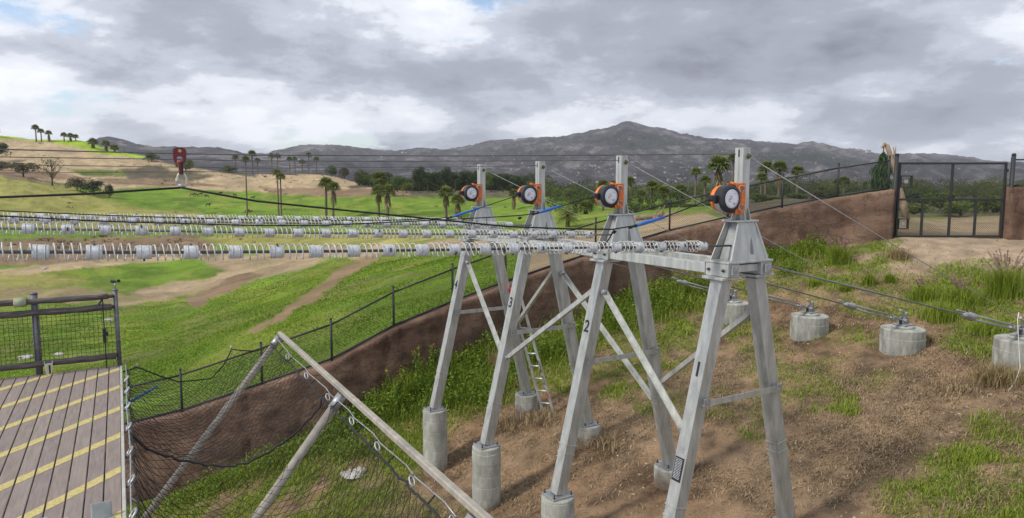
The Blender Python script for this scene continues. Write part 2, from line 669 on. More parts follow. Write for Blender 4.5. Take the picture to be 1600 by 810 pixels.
# ------------------------------------------------------------------ land
# retaining wall: (pixel column, pixel row of its top, metres ahead, wall height)
WALL_PX = [(-420, 800, 15.4, 1.9), (-150, 746, 15.7, 1.9), (60, 700, 16.0, 1.9), (190, 668, 16.2, 1.9), (285, 646, 16.4, 1.85), (410, 604, 16.6, 1.7), (519, 566, 16.9, 1.6), (615, 514, 17.6, 1.65),
           (707, 476, 18.4, 1.75), (800, 441, 19.3, 1.8), (900, 407, 20.4, 1.8), (1046, 364, 22.0, 1.6), (1140, 343, 22.3, 1.5), (1222, 326, 22.4, 1.45),
           (1308, 310, 22.1, 1.5), (1395, 298, 21.8, 1.55)]
WP = np.array([P(a, b, d) for a, b, d, h in WALL_PX])
WH = np.array([h for *_, h in WALL_PX])
GATE_A, GATE_B = P(1397, 372, 21.75), P(1566, 372, 21.75)
GZ = (GATE_A[2] + GATE_B[2]) / 2
WR = np.array([P(1572, 295, 21.75), P(1700, 293, 21.7), P(1950, 290, 21.5)])
WLX = np.r_[WP[:, 0], WR[:, 0], 40]
WLY = np.r_[WP[:, 1], WR[:, 1], 21.0]
wall_y = lambda x: np.interp(x, WLX, WLY)
wall_t = lambda x: np.interp(x, WP[:, 0], WP[:, 2])

A1 = 1.148            # half the spread of a tower's feet
FOOT_Z = 0.266        # top of every footing
feet = {}
for n in range(4):
    feet[n, -1] = BASE[n] - W2 * A1
    feet[n, 1] = BASE[n] + W2 * A1
ANCH_PX = [(1612, 567, 529), (1421, 544, 512), (1272, 522, 492), (1150, 500, 472)]     # column, ground row, top row
anch = []
for n, (px, pg, ptp) in enumerate(ANCH_PX):
    a = (px - CX) / F
    b = BASE[n]
    # x / (camera depth) ~ x / y here
    Lw = (a * b[1] - b[0]) / (W2[0] - a * W2[1])
    p = b + W2 * Lw
    anch.append((p, z_at(p[0], p[1], pg), z_at(p[0], p[1], ptp)))

cp = [(p[0], p[1] - 0.25, p[2] - h) for p, h in zip(WP[1:], WH[1:])]
for (n, s), py in {(3, -1): 735, (2, -1): 793, (3, 1): 645, (2, 1): 690, (1, 1): 755}.items():
    x, y = feet[n, s]
    cp.append((x, y, z_at(x, y, py)))
cp += [(*feet[1, -1], -0.48), (*feet[0, -1], -0.25), (*feet[0, 1], 0.16)]
cp += [(p[0], p[1], zg) for p, zg, zt in anch]
cp += [(GATE_A[0], GATE_A[1], GZ), (GATE_B[0], GATE_B[1], GZ), (22, 21, GZ), (13, 18, 2.75), (10, 8, 1.45), (14, 14, 2.7), (7, 4, 0.7), (0, 4, -0.9),
       (-6, 8, -2.1), (-5.2, 12, -1.7), (-9, 12, -2.6), (16, 26, GZ + .05), (13, 26, GZ)]
cp = np.array(cp)
near_tps = TPS(cp[:, :2] / 10, cp[:, 2], 2e-4)


def near_z(x, y):
    x = np.atleast_1d(np.asarray(x, float)); y = np.atleast_1d(np.asarray(y, float))
    z = near_tps(np.c_[x, y] / 10)
    return z + 0.10 * fbm(x * 0.9, y * 0.9, 4) + 0.05 * fbm(x * 4.1 + 7, y * 4.1, 3)


def gz(x, y):
    return float(near_z(x, y)[0])


def blob(px, py, lst):
    m = np.zeros(px.shape)
    for cx, cy_, rx, ry, w in lst:
        d = ((px - cx) / rx) ** 2 + ((py - cy_) / ry) ** 2
        m = np.maximum(m, w * np.clip(1.5 - d, 0, 1))
    return m


GREEN_NEAR = [(330, 720, 200, 120, 1), (560, 690, 110, 70, .9), (480, 790, 160, 50, .75), (650, 640, 80, 60, 1), (760, 590, 90, 55, 1), (880, 540, 110, 60, 1),
              (1040, 470, 110, 45, 1), (1000, 545, 90, 45, .7), (1110, 510, 80, 34, .7), (930, 600, 70, 34, .6), (1260, 590, 60, 40, .35), (1020, 620, 50, 30, .45), (1200, 600, 40, 50, .4), (1380, 590, 50, 20, .3), (700, 790, 40, 20, .3), (1290, 400, 110, 38, 1),
              (1200, 450, 90, 30, .5), (1420, 455, 90, 38, .85), (1540, 470, 90, 50, 1), (1530, 540, 60, 25, .75), (1560, 770, 150, 70, 1), (1450, 780, 70, 40, .7),
              (1310, 625, 28, 14, .55), (1110, 640, 60, 30, .35), (1330, 530, 60, 20, .5), (1180, 660, 30, 40, .4), (1590, 660, 60, 30, .6), (1180, 530, 60, 25, .5)]


def green_near(x, y, z):
    px, py = proj(x, y, z)
    px = px + 60 * fbm(x * 0.8 + 3, y * 0.8, 4); py = py + 60 * fbm(x * 0.8, y * 0.8 + 9, 4)
    g = blob(px, py, GREEN_NEAR)
    g = g * np.clip(0.60 + 2.5 * fbm(x * 1.7 + 5, y * 1.7, 4), 0, 1.2)
    return np.clip(g, 0, 1)


def build_near():
    st_ = 0.11
    xs = np.arange(-13, 24, st_); ys = np.arange(1.5, 23.5, st_)
    X, Y = np.meshgrid(xs, ys)
    x, y = X.ravel(), Y.ravel()
    z = near_z(x, y)
    n_, m_ = len(ys), len(xs)
    idx = np.arange(n_ * m_).reshape(n_, m_)
    q = np.stack([idx[:-1, :-1], idx[:-1, 1:], idx[1:, 1:], idx[1:, :-1]], -1).reshape(-1, 4)
    cx_ = x[q].mean(1); cy_ = y[q].mean(1)
    gate = (cx_ > GATE_A[0] - .1) & (cx_ < GATE_B[0] + .15)
    q = q[cy_ < wall_y(cx_) + np.where(gate, 0.5, 0.12)]
    used = np.unique(q)
    mp = np.full(n_ * m_, -1); mp[used] = np.arange(len(used))
    q = mp[q]; x, y, z = x[used], y[used], z[used]
    g = green_near(x, y, z)[:, None]
    px, py = proj(x, y, z)
    soil = np.array([0.205, 0.130, 0.078]); pale = np.array([0.34, 0.255, 0.165]); dark = np.array([0.085, 0.055, 0.036]); grn = np.array([0.13, 0.165, 0.028])
    n1 = np.clip(0.5 + 2.2 * fbm(x * 0.7, y * 0.7, 5), 0, 1)[:, None]
    n2 = np.clip(0.5 + 2.6 * fbm(x * 2.7 + 40, y * 2.7, 4), 0, 1)[:, None]
    c = soil * (0.55 + 0.9 * n2) * (1 - 0.45 * n1) + pale * 0.45 * n1
    c = np.where(n2 < 0.22, c * 0.6 + dark * 0.4, c)
    road = blob(px, py, [(1530, 395, 190, 34, 1), (1440, 420, 80, 18, .6), (1480, 350, 90, 26, 1)])[:, None]
    c = c * (1 - road) + np.array([0.36, 0.275, 0.19]) * (0.8 + 0.4 * n2) * road
    c = c * (1 - g) + grn * (0.7 + 0.6 * n2) * g
    me = np_mesh('ground', np.c_[x, y, z], [q], True, cover=c)
    o = link('ground', me, cover_mat('near_ground', [(2.5, .4), (14, .35), (60, .25)], 0.42, 0.9, 26, 0.05))
    return tag(o, kind='structure')


build_near()

# --- the land beyond the wall ---------------------------------------------------------
OC = [  # pixel column, pixel row, metres ahead
    (-200, 470, 90), (-200, 400, 140), (-200, 330, 230), (-200, 270, 320), (-200, 215, 500), (-200, 205, 560),
    (0, 560, 36), (0, 500, 58), (0, 440, 100), (0, 400, 140), (0, 375, 170), (0, 350, 200), (0, 320, 240), (0, 285, 290), (0, 273, 310), (0, 262, 420), (0, 240, 470), (0, 212, 520),
    (120, 540, 38), (120, 470, 72), (120, 430, 110), (120, 395, 150), (120, 350, 215), (120, 318, 270), (120, 299, 300), (120, 291, 335), (120, 270, 420), (120, 240, 480), (120, 218, 525),
    (250, 560, 30), (250, 500, 52), (250, 450, 92), (250, 400, 150), (250, 370, 190), (250, 345, 230), (250, 320, 290), (250, 297, 350), (250, 270, 430), (250, 249, 480),
    (400, 540, 24), (400, 470, 46), (400, 430, 85), (400, 400, 130), (400, 375, 165), (400, 345, 230), (400, 320, 290), (400, 300, 360), (400, 274, 450),
    (500, 345, 230), (500, 310, 320), (500, 274, 430), (580, 290, 420),
    (600, 460, 27), (600, 420, 50), (600, 395, 80), (600, 372, 115), (600, 345, 190), (600, 320, 260), (600, 303, 330), (600, 297, 420),
    (720, 430, 27), (720, 395, 50), (720, 365, 100), (720, 340, 190), (720, 312, 280), (720, 303, 340), (720, 298, 430),
    (850, 400, 28), (850, 378, 45), (850, 352, 95), (850, 322, 190), (850, 305, 300),
    (1000, 372, 26), (1000, 358, 42), (1000, 343, 80), (1000, 322, 170), (1000, 308, 300),
    (1200, 325, 32), (1200, 318, 80), (1200, 310, 200), (1350, 322, 40), (1350, 316, 90), (1350, 308, 200),
    (1480, 362, 26), (1480, 348, 36), (1480, 340, 52), (1480, 330, 90), (1480, 312, 200), (1650, 345, 40), (1650, 320, 120), (1650, 308, 250), (1800, 345, 40), (1800, 308, 250)]
ocw = [P(*t) for t in OC]
extra = []
for px, zb in [(-200, 10), (0, 15), (120, 12), (250, 2), (400, -2), (500, -4), (600, -8), (720, -10), (850, -10), (1000, -10), (1200, -10), (1400, -10), (1650, -10)]:
    a = (px - CX) / F
    extra.append(np.array([a * 760, 760, zb])); extra.append(np.array([a * 1000, 1000, -12.0]))
for px in (700, 850, 1000, 1200, 1400, 1650):
    a = (px - CX) / F
    extra.append(np.array([a * 500, 500, -3.0]))
extra += [np.array([p[0], p[1] + .3, p[2] - .06]) for p in WP[:-1]]
oc = np.array(ocw + extra)
to_q = lambda x, y: np.c_[x / y * 3.0, np.log(y)]
out_tps = TPS(to_q(oc[:, 0], oc[:, 1]), oc[:, 2], 3e-3)


def out_z(x, y):
    x = np.atleast_1d(np.asarray(x, float)); y = np.atleast_1d(np.asarray(y, float))
    z = out_tps(to_q(x, y))
    wy = wall_y(x)
    k = np.clip((y - wy) / 3.5, 0, 1); k = k * k * (3 - 2 * k)
    zw = np.where(x < WP[-1, 0] - .3, wall_t(x) - 0.07, GZ + 0.0)
    am = np.clip((y - wy) / 12, 0, 1)
    z = zw * (1 - k) + z * k
    z = z + am * (1.3 * fbm(x / 16, y / 16, 4) * np.clip(y / 60, .3, 2.0) + 0.9 * fbm((x + y * .6) / 5, (y - x * .6) / 13, 4) * np.clip(y / 50, .3, 1.2) + 0.14 * fbm(x / 1.7, y / 1.7, 3))
    return z


def ogz(x, y):
    return float(out_z(x, y)[0])


C_G = np.array([0.125, 0.205, 0.020]); C_GD = np.array([0.085, 0.12, 0.02]); C_YG = np.array([0.27, 0.255, 0.075]); C_TAN = np.array([0.38, 0.29, 0.175])
C_DIRT = np.array([0.33, 0.25, 0.155]); C_BR = np.array([0.21, 0.145, 0.09]); C_SCR = np.array([0.10, 0.085, 0.055]); C_BURN = np.array([0.085, 0.068, 0.066]); C_GSUN = np.array([0.28, 0.40, 0.035])
ZONES = [
    (C_BURN, [(-300, 290), (1900, 300), (1900, 200), (-300, 200)], 3),
    (C_SCR, [(585, 307), (1900, 312), (1900, 285), (585, 285)], 3),
    (C_TAN, [(-400, 290), (-400, 205), (0, 214), (80, 221), (150, 236), (215, 247), (280, 258), (430, 283), (405, 299), (250, 294), (150, 295), (70, 286), (0, 274)], 3),
    (C_GSUN, [(-400, 208), (10, 209), (60, 205), (120, 212), (200, 231), (252, 248), (215, 249), (150, 239), (80, 223), (20, 217), (-400, 220)], 2),  # hilltop grass, its patch of sunlight put into the brighter green
    (C_SCR, [(180, 266), (250, 260), (335, 274), (300, 283), (200, 280)], 4),
    (C_GD, [(105, 268), (180, 265), (200, 276), (130, 276)], 4),
    (C_BR, [(150, 279), (260, 280), (360, 291), (250, 292), (160, 286)], 2),
    (C_BR, [(-50, 262), (60, 268), (160, 284), (60, 282), (-50, 272)], 3),
    (C_TAN, [(395, 290), (400, 266), (470, 262), (585, 278), (598, 294), (585, 305), (500, 307), (400, 300)], 3),
    (C_BR, [(400, 292), (500, 296), (640, 296), (640, 305), (530, 308), (420, 302)], 2),
    (C_SCR, [(545, 292), (585, 287), (590, 293), (550, 296)], 2),
    (C_YG, [(-400, 268), (0, 277), (60, 287), (150, 305), (240, 332), (330, 352), (200, 362), (-50, 352), (-400, 350)], 6),
    (C_YG, [(200, 322), (330, 338), (420, 350), (330, 356), (250, 342)], 4),
    (C_BR, [(-300, 376), (130, 372), (290, 368), (330, 385), (345, 402), (200, 404), (100, 412), (-300, 425)], 6),
    (C_TAN, [(-300, 428), (0, 422), (110, 409), (260, 400), (290, 404), (250, 410), (110, 420), (0, 437), (-300, 446)], 2),
    (C_YG, [(310, 372), (600, 360), (720, 372), (600, 386), (400, 388), (330, 382)], 5),
    (C_DIRT, [(300, 402), (420, 395), (560, 385), (660, 382), (600, 398), (520, 405), (430, 428), (350, 448), (300, 462), (240, 474), (190, 476), (150, 466), (190, 456), (300, 440), (360, 425), (330, 415)], 6),
    (C_DIRT, [(640, 385), (700, 374), (830, 372), (830, 384), (700, 392)], 4),
    (C_YG, [(-100, 425), (60, 430), (150, 440), (80, 450), (-100, 455)], 6),
    (np.array([.25, .17, .10]), [(570, 398), (594, 400), (550, 430), (510, 455), (454, 490), (404, 523), (388, 525), (438, 487), (490, 449), (534, 419)], 4),
    (np.array([.27, .22, .11]), [(-100, 455), (60, 452), (190, 456), (200, 470), (120, 474), (-100, 468)], 9),
    (C_BR, [(285, 470), (390, 425), (410, 430), (300, 482)], 4),
    (C_TAN, [(800, 455), (830, 385), (870, 368), (1010, 352), (1130, 340), (1130, 350), (1046, 362), (930, 402), (830, 440)], 4),
    (C_TAN, [(940, 352), (1100, 330), (1130, 345), (1000, 362)], 3),
    (C_SCR, [(1130, 350), (1130, 300), (1393, 290), (1393, 330)], 3),
    (C_DIRT, [(1380, 400), (1380, 343), (1450, 340), (1700, 338), (1700, 400)], 2),
    (C_SCR, [(1130, 341), (1700, 337), (1700, 300), (1130, 300)], 2),
]


def cover_far(x, y, z):
    px, py = proj(x, y, z)
    s = np.clip(1.0 + 0 * y, 0, 1)
    c = np.tile(C_G, (len(x), 1))
    n0 = np.clip(0.5 + 2.4 * fbm(x / 9, y / 9, 5), 0, 1)[:, None]
    c = c * (0.72 + 0.5 * n0)
    n3 = np.clip(0.5 + 3.2 * fbm(x / 3.5 + 30, y / 3.5, 4), 0, 1)[:, None]
    near_k = np.clip((120 - y) / 80, 0, 1)[:, None]
    dk = np.clip((0.46 - n3) * 4, 0, 1) * near_k * 0.5
    c = c * (1 - dk) + np.array([0.115, 0.115, 0.035]) * dk
    n5 = np.clip(0.5 + 3.2 * fbm((x + y * .6) / 6 + 130, (y - x * .6) / 15, 5), 0, 1)[:, None]
    dk = np.clip((0.30 - n5) * 5, 0, 1) * near_k * 0.32
    c = c * (1 - dk) + np.array([0.27, 0.20, 0.11]) * dk
    dk = np.clip((n5 - 0.68) * 4, 0, 1) * 0.55
    c = c * (1 - dk) + np.array([0.24, 0.26, 0.05]) * dk
    fx = fbm(px / 45 + 5, py / 14 + y / 90, 4); fy = fbm(px / 40, py / 14 + 50 + y / 90, 4)
    t = 0.8 + 0.4 * np.clip(0.5 + 2.4 * fbm(x / 6 + 77, y / 6, 5), 0, 1)[:, None]
    for colr, poly, soft in ZONES:
        pl = np.array(poly)
        lo, hi = pl.min(0) - soft * 6, pl.max(0) + soft * 6
        sel = np.nonzero((px > lo[0]) & (px < hi[0]) & (py > lo[1]) & (py < hi[1]))[0]
        if not len(sel):
            continue
        wx = px[sel] + soft * 8 * fx[sel]; wy = py[sel] + soft * 2.8 * fy[sel]
        a = np.zeros(len(sel))
        for dx, dy in ((0, 0), (soft, 0), (-soft, 0), (0, soft * .4), (0, -soft * .4)):
            a += in_poly(wx + dx, wy + dy, poly)
        a = (a / 5 * np.clip(1.2 + 1.3 * fy[sel] + 1.0 * fx[sel], .5, 1))[:, None]
        c[sel] = c[sel] * (1 - a) + colr * t[sel] * a
    return c


def build_outer():
    na, nr = 1000, 330
    a = np.linspace(-1.0, 1.0, na)
    # start of each column where the ray meets the wall line
    y0 = np.empty(na)
    for i, t in enumerate(a):
        yy = np.linspace(12, 26, 300)
        s = yy - wall_y(t * yy)
        k = np.argmax(s > 0)
        y0[i] = yy[k]
    y0 = y0 + 0.10
    t = np.linspace(0, 1, nr) ** 1.0
    Y = y0[None, :] * (1000 / y0[None, :]) ** t[:, None]
    X = a[None, :] * Y
    x, y = X.ravel(), Y.ravel()
    z = out_z(x, y)
    idx = np.arange(nr * na).reshape(nr, na)
    q = np.stack([idx[:-1, :-1], idx[:-1, 1:], idx[1:, 1:], idx[1:, :-1]], -1).reshape(-1, 4)
    me = np_mesh('hillside', np.c_[x, y, z], [q], True, cover=cover_far(x, y, z))
    o = link('hillside', me, cover_mat('far_land', [(0.05, .25), (0.35, .35), (2.2, .4)], 0.34, 0.7, 1.2, 0.5))
    return tag(o, kind='structure')


build_outer()

# --- mountains --------------------------------------------------------------------------
SKYL = [(-300, 236), (0, 236), (300, 238), (385, 241), (420, 240), (450, 233), (470, 230), (495, 227), (530, 227.5), (560, 232), (600, 235), (650, 233), (690, 234), (730, 231), (765, 222), (800, 219), (850, 216.5), (880, 213),
        (915, 208), (935, 203), (950, 198), (962, 193), (970, 189), (977, 187), (984, 189), (998, 195), (1020, 200), (1040, 203), (1070, 208), (1100, 213), (1150, 218), (1200, 222), (1240, 226), (1250, 222.5), (1262, 222), (1280, 226), (1310, 231), (1340, 234),
        (1370, 240), (1410, 240), (1450, 241.5), (1490, 245), (1510, 247), (1530, 252), (1600, 256), (1900, 258)]
SKY_L = [(-300, 226), (0, 226), (130, 224), (160, 219), (177, 214.5), (200, 219), (220, 225), (245, 229), (290, 230), (345, 230.5), (362, 234), (385, 241), (430, 252), (520, 262), (600, 275), (700, 300)]


def build_range(name, sky, D, a0, a1, y_start, na, nr, amp, back, seed, patches):
    a = np.linspace(a0, a1, na)
    pxs = a * F + CX
    ridge_py = np.interp(pxs, [p[0] for p in sky], [p[1] for p in sky])
    zr = z_at(a * D, np.full(na, D), ridge_py)
    s = np.r_[np.linspace(0, 1, nr), 1 + np.linspace(0.04, 0.5, 12)]
    Y = y_start + (D - y_start) * s[:, None] * np.ones(na)[None]
    X = a[None] * Y
    z0 = -14.0
    g = np.where(s <= 1, 0.12 * s + 0.88 * s ** 1.9, 1 - 1.1 * (s - 1))[:, None]
    Z = z0 + (zr[None] - z0) * g
    env = (np.clip(s, 0, 1) * (1 - 0.93 * np.clip(s, 0, 1) ** 3))[:, None]
    rd = 1 - np.abs(2 * fbm((X + seed) / 420, (Y * 0.7) / 420, 5)) * 2.0
    Z = Z + amp * env * (rd - 0.55) * np.clip((zr[None] + 40) / 150, 0.3, 2.0)
    Z = Z + env * amp * 0.35 * fbm((X + seed) / 60, Y / 60, 4)
    Z = Z + (0.0042 * D) * np.abs(fbm((X + seed) / 75, Y / 75, 4)) * np.clip(s, 0, 1)[:, None]
    Z = Z + (0.0030 * D) * fbm((X + seed) / 22, Y / 22, 3) * np.clip(s, 0, 1)[:, None]
    x, y, z = X.ravel(), Y.ravel(), Z.ravel()
    m = len(s)
    idx = np.arange(m * na).reshape(m, na)
    q = np.stack([idx[:-1, :-1], idx[:-1, 1:], idx[1:, 1:], idx[1:, :-1]], -1).reshape(-1, 4)
    n1 = np.clip(0.5 + 2.5 * fbm((x + seed) / 260, y / 260, 5), 0, 1)[:, None]
    n2 = np.clip(0.5 + 3.0 * fbm((x + seed) / 45, y / 45 + 9, 4), 0, 1)[:, None]
    c = np.array([0.050, 0.046, 0.054]) * (0.40 + 1.1 * n1) + np.array([0.040, 0.039, 0.043]) * n2
    gr = np.clip((n2 - 0.62) * 4, 0, 1) * np.clip((n1 - 0.3) * 2, 0, 1)
    c = c * (1 - gr) + np.array([0.20, 0.185, 0.17]) * gr
    px, py = proj(x, y, z)
    pg = blob(px + 60 * fbm(x / 90, y / 90, 4), py + 25 * fbm(x / 90 + 5, y / 90, 4), patches)[:, None]
    c = c * (1 - pg) + np.array([0.026, 0.036, 0.026]) * pg
    me = np_mesh(name, np.c_[x, y, z], [q], True, cover=c)
    mt = cover_mat(name + '_land', [(0.012, .2), (0.06, .35), (0.22, .45)], 0.75, 1.0, 0.05, 22)
    o = link(name, me, mt)
    tag(o, kind='structure')
    return X, Y, Z


DARK_P = [(1020, 225, 60, 8, .9), (1240, 246, 70, 9, 1), (900, 217, 70, 6, .7), (1110, 238, 40, 6, .7), (1000, 212, 40, 5, .5), (700, 240, 60, 5, .6), (1350, 256, 80, 6, .7), (1130, 262, 60, 8, .5), (840, 240, 50, 8, .5), (560, 246, 60, 6, .4)]
MX, MY, MZ = build_range('mountain', SKYL, 4800.0, -1.0, 1.05, 950.0, 900, 170, 105, 1.0, 0, DARK_P)
build_range('far_hill', SKY_L, 2700.0, -0.95, -0.12, 900.0, 420, 110, 34, 1.0, 900, [(240, 240, 60, 6, .5)])


def boulders():
    """pale granite boulders strewn over the slopes: far too many to count"""
    n = 12000
    i = rng.integers(40, 170, n); j = rng.integers(40, 860, n)
    x, y, z = MX[i, j], MY[i, j], MZ[i, j]
    d = fbm(x / 240 + 3, y / 240, 3)
    px, py = proj(x, y, z)
    w = (0.10 + 3.0 * np.clip(d, 0, 1)) * np.exp(-((px - 1000) / 330) ** 2) + 0.06
    keep = rng.random(n) < w * 1.7
    x, y, z = x[keep], y[keep], z[keep]
    n = len(x)
    s = rng.uniform(1.8, 5.5, n) * np.where(rng.random(n) < 0.08, 1.7, 1)
    base = np.array([(1, 0, 0), (-.9, .1, 0), (0, 1, 0), (.1, -1, 0), (.15, .1, .8), (.5, .5, .5), (-.5, -.4, .55)])
    faces = np.array([(0, 2, 5), (2, 4, 5), (0, 5, 4), (2, 1, 4), (1, 6, 4), (1, 3, 6), (3, 4, 6), (3, 0, 4)])
    ang = rng.uniform(0, 6.28, n)
    V = base[None] * s[:, None, None] * rng.uniform(.7, 1.3, (n, 1, 3))
    c, sn = np.cos(ang)[:, None], np.sin(ang)[:, None]
    V = np.stack([V[..., 0] * c - V[..., 1] * sn, V[..., 0] * sn + V[..., 1] * c, V[..., 2] - 0.5], -1)
    V = V + np.c_[x, y, z][:, None]
    Fc = faces[None] + (np.arange(n) * 7)[:, None, None]
    me = np_mesh('boulders', V.reshape(-1, 3), [Fc.reshape(-1, 3)])
    o = link('boulders', me, mat('granite', (0.27, 0.255, 0.245), 0.9, 0, .3, 0.08))
    tag(o, 'pale granite boulders strewn over the grey mountain slopes', 'boulders', kind='stuff')


boulders()
# ------------------------------------------------------------------ retaining walls, fences, gate
def wall_material():
    m = bpy.data.materials.new('mud_wall')
    m.use_nodes = True
    N, L = m.node_tree.nodes, m.node_tree.links
    b = N['Principled BSDF']
    b.inputs['Roughness'].default_value = 0.95
    b.inputs['Specular IOR Level'].default_value = 0.15
    tc = N.new('ShaderNodeTexCoord')

    def noise(scale, stretch, det=10, rough=.65):
        mp = N.new('ShaderNodeMapping'); mp.inputs['Scale'].default_value = stretch
        L.new(tc.outputs['Object'], mp.inputs['Vector'])
        n = N.new('ShaderNodeTexNoise'); n.inputs['Scale'].default_value = scale
        n.inputs['Detail'].default_value = det; n.inputs['Roughness'].default_value = rough
        L.new(mp.outputs[0], n.inputs['Vector'])
        return n.outputs['Fac']

    def ramp(fac, p0, p1, c0, c1):
        r = N.new('ShaderNodeValToRGB')
        r.color_ramp.elements[0].position = p0; r.color_ramp.elements[0].color = (*c0, 1)
        r.color_ramp.elements[1].position = p1; r.color_ramp.elements[1].color = (*c1, 1)
        L.new(fac, r.inputs['Fac'])
        return r.outputs[0]

    def mixc(mode, fac, a, c):
        x = N.new('ShaderNodeMix'); x.data_type = 'RGBA'; x.blend_type = mode
        if isinstance(fac, float): x.inputs['Factor'].default_value = fac
        else: L.new(fac, x.inputs['Factor'])
        L.new(a, x.inputs[6]); L.new(c, x.inputs[7])
        return x.outputs[2]
    base = ramp(noise(0.75, (1, 1, 1.6)), .35, .66, (0.118, 0.077, 0.060), (0.235, 0.160, 0.118))
    band = ramp(noise(.8, (.8, .8, 1.9), 6), .34, .66, (0.72, 0.70, 0.70), (1.15, 1.12, 1.08))
    stain = ramp(noise(1.1, (1.6, 1.6, .5), 8), .36, .55, (0.55, 0.50, 0.50), (1, 1, 1))
    grain = ramp(noise(22, (1, 1, 1)), .3, .7, (0.84, 0.83, 0.82), (1.14, 1.13, 1.12))
    c = mixc('MULTIPLY', 1.0, base, band)
    c = mixc('MULTIPLY', .75, c, stain)
    c = mixc('MULTIPLY', 1.0, c, grain)
    L.new(c, b.inputs['Base Color'])
    vo = N.new('ShaderNodeTexVoronoi'); vo.feature = 'DISTANCE_TO_EDGE'; vo.inputs['Scale'].default_value = 1.3
    mp = N.new('ShaderNodeMapping'); mp.inputs['Scale'].default_value = (1, 1, .6)
    wn = N.new('ShaderNodeTexNoise'); wn.inputs['Scale'].default_value = 3; wn.inputs['Detail'].default_value = 6
    L.new(tc.outputs['Object'], wn.inputs['Vector'])
    ad = N.new('ShaderNodeVectorMath'); ad.operation = 'ADD'
    L.new(tc.outputs['Object'], mp.inputs['Vector'])
    L.new(mp.outputs[0], ad.inputs[0]); L.new(wn.outputs['Color'], ad.inputs[1])
    L.new(ad.outputs[0], vo.inputs['Vector'])
    cr = N.new('ShaderNodeMapRange'); cr.inputs['From Max'].default_value = .03
    L.new(vo.outputs['Distance'], cr.inputs['Value'])
    h = N.new('ShaderNodeMath'); h.operation = 'MULTIPLY_ADD'; h.inputs[1].default_value = .5
    L.new(cr.outputs[0], h.inputs[0]); L.new(noise(5, (1, 1, 2.2), 12, .7), h.inputs[2])
    bp = N.new('ShaderNodeBump'); bp.inputs['Strength'].default_value = .8; bp.inputs['Distance'].default_value = .04
    L.new(h.outputs[0], bp.inputs['Height']); L.new(bp.outputs[0], b.inputs['Normal'])
    return m


WALLM = wall_material()


def resample(pts, step):
    pts = np.asarray(pts, float)
    d = np.r_[0, np.cumsum(np.linalg.norm(np.diff(pts[:, :2], axis=0), axis=1))]
    n = max(2, int(d[-1] / step) + 1)
    s = np.linspace(0, d[-1], n)
    return np.stack([np.interp(s, d, pts[:, k]) for k in range(pts.shape[1])], 1), s


def wall_mesh(name, pts, label, smooth_top=True):
    q, s = resample(pts, 0.10)
    n = len(q)
    t = np.gradient(q[:, :2], axis=0); t /= np.linalg.norm(t, axis=1)[:, None]
    nr = np.stack([t[:, 1], -t[:, 0]], 1)
    nr[nr[:, 1] > 0] *= -1
    top = q[:, 2] + 0.05 * fbm(s * 0.8, s * 0 + 3, 3) + .03 * fbm(s * 4, s * 0 + 8, 3)
    bot = q[:, 3] - 0.7
    rows = 26
    V = []
    k = np.linspace(0, 1, rows)
    prof = [(0.21 + 0.07 * (1 - kk), kk) for kk in k]          # slight batter
    prof += [(0.15, 1.015), (0.0, 1.02), (-0.15, 1.015), (-0.2, 0.97), (-0.2, 0.0)]
    for off, kk in prof:
        z = bot + (top - bot) * kk
        dsp = 0.20 * fbm(s * .9, z * 1.2 + 5, 5) + 0.05 * fbm(s * 4, z * 6, 4)
        seam = 0.05 * np.exp(-((np.mod(s + 0.05 * np.sin(z * 5), 3.4) - 1.7) / 0.035) ** 2)
        o = off + (dsp - seam if kk <= 1.0 and off > 0 else dsp * 0.2)
        V.append(np.c_[q[:, 0] + nr[:, 0] * o, q[:, 1] + nr[:, 1] * o, z])
    V = np.stack(V)
    m = len(prof)
    idx = np.arange(m * n).reshape(m, n)
    f = np.stack([idx[:-1, :-1], idx[:-1, 1:], idx[1:, 1:], idx[1:, :-1]], -1).reshape(-1, 4)
    ends = [idx[:, 0].reshape(1, -1), idx[:, -1][::-1].reshape(1, -1)]
    me = np_mesh(name, V.reshape(-1, 3), [f] + ends, True)
    o = link(name, me, WALLM)
    return tag(o, label, 'wall', kind='thing')


wall_mesh('retaining_wall', np.c_[WP, WP[:, 2] - WH], 'long brown mud-coloured retaining wall stepping down behind the towers')
wall_mesh('retaining_wall', np.c_[WR, [GZ] * 3], 'short brown wall at the right edge, right of the gate')


def cross_wires(mb, A, B, h0, h1, pitch, r):
    """diagonal wires of a chain-link panel between the verticals over A and B (points on the bottom line)"""
    A, B = Vector(A), Vector(B)
    d = B - A
    Ln = Vector((d.x, d.y, 0)).length
    H = h1 - h0
    nrm = Vector((-d.y, d.x, 0)).normalized()
    k = int((Ln + H) / pitch)
    for fam in (0, 1):
        for i in range(-int(H / pitch), int(Ln / pitch) + 1):
            s0, s1 = i * pitch, i * pitch + H
            lo, hi = max(s0, 0), min(s1, Ln)
            if hi - lo < 0.02:
                continue
            za, zb = lo - s0, hi - s0
            if fam:
                za, zb = H - za, H - zb
            p = A + d * (lo / Ln) + Vector((0, 0, h0 + za))
            q = A + d * (hi / Ln) + Vector((0, 0, h0 + zb))
            off = nrm * (r * (1 if fam else -1))
            t = (q - p).normalized()
            s = t.cross(nrm)
            vs = [p + off + nrm * r, p + off + s * r - nrm * r * .5, p + off - s * r - nrm * r * .5]
            vs += [v + (q - p) for v in vs]
            mb.add(vs, [(0, 1, 4, 3), (1, 2, 5, 4), (2, 0, 3, 5)])


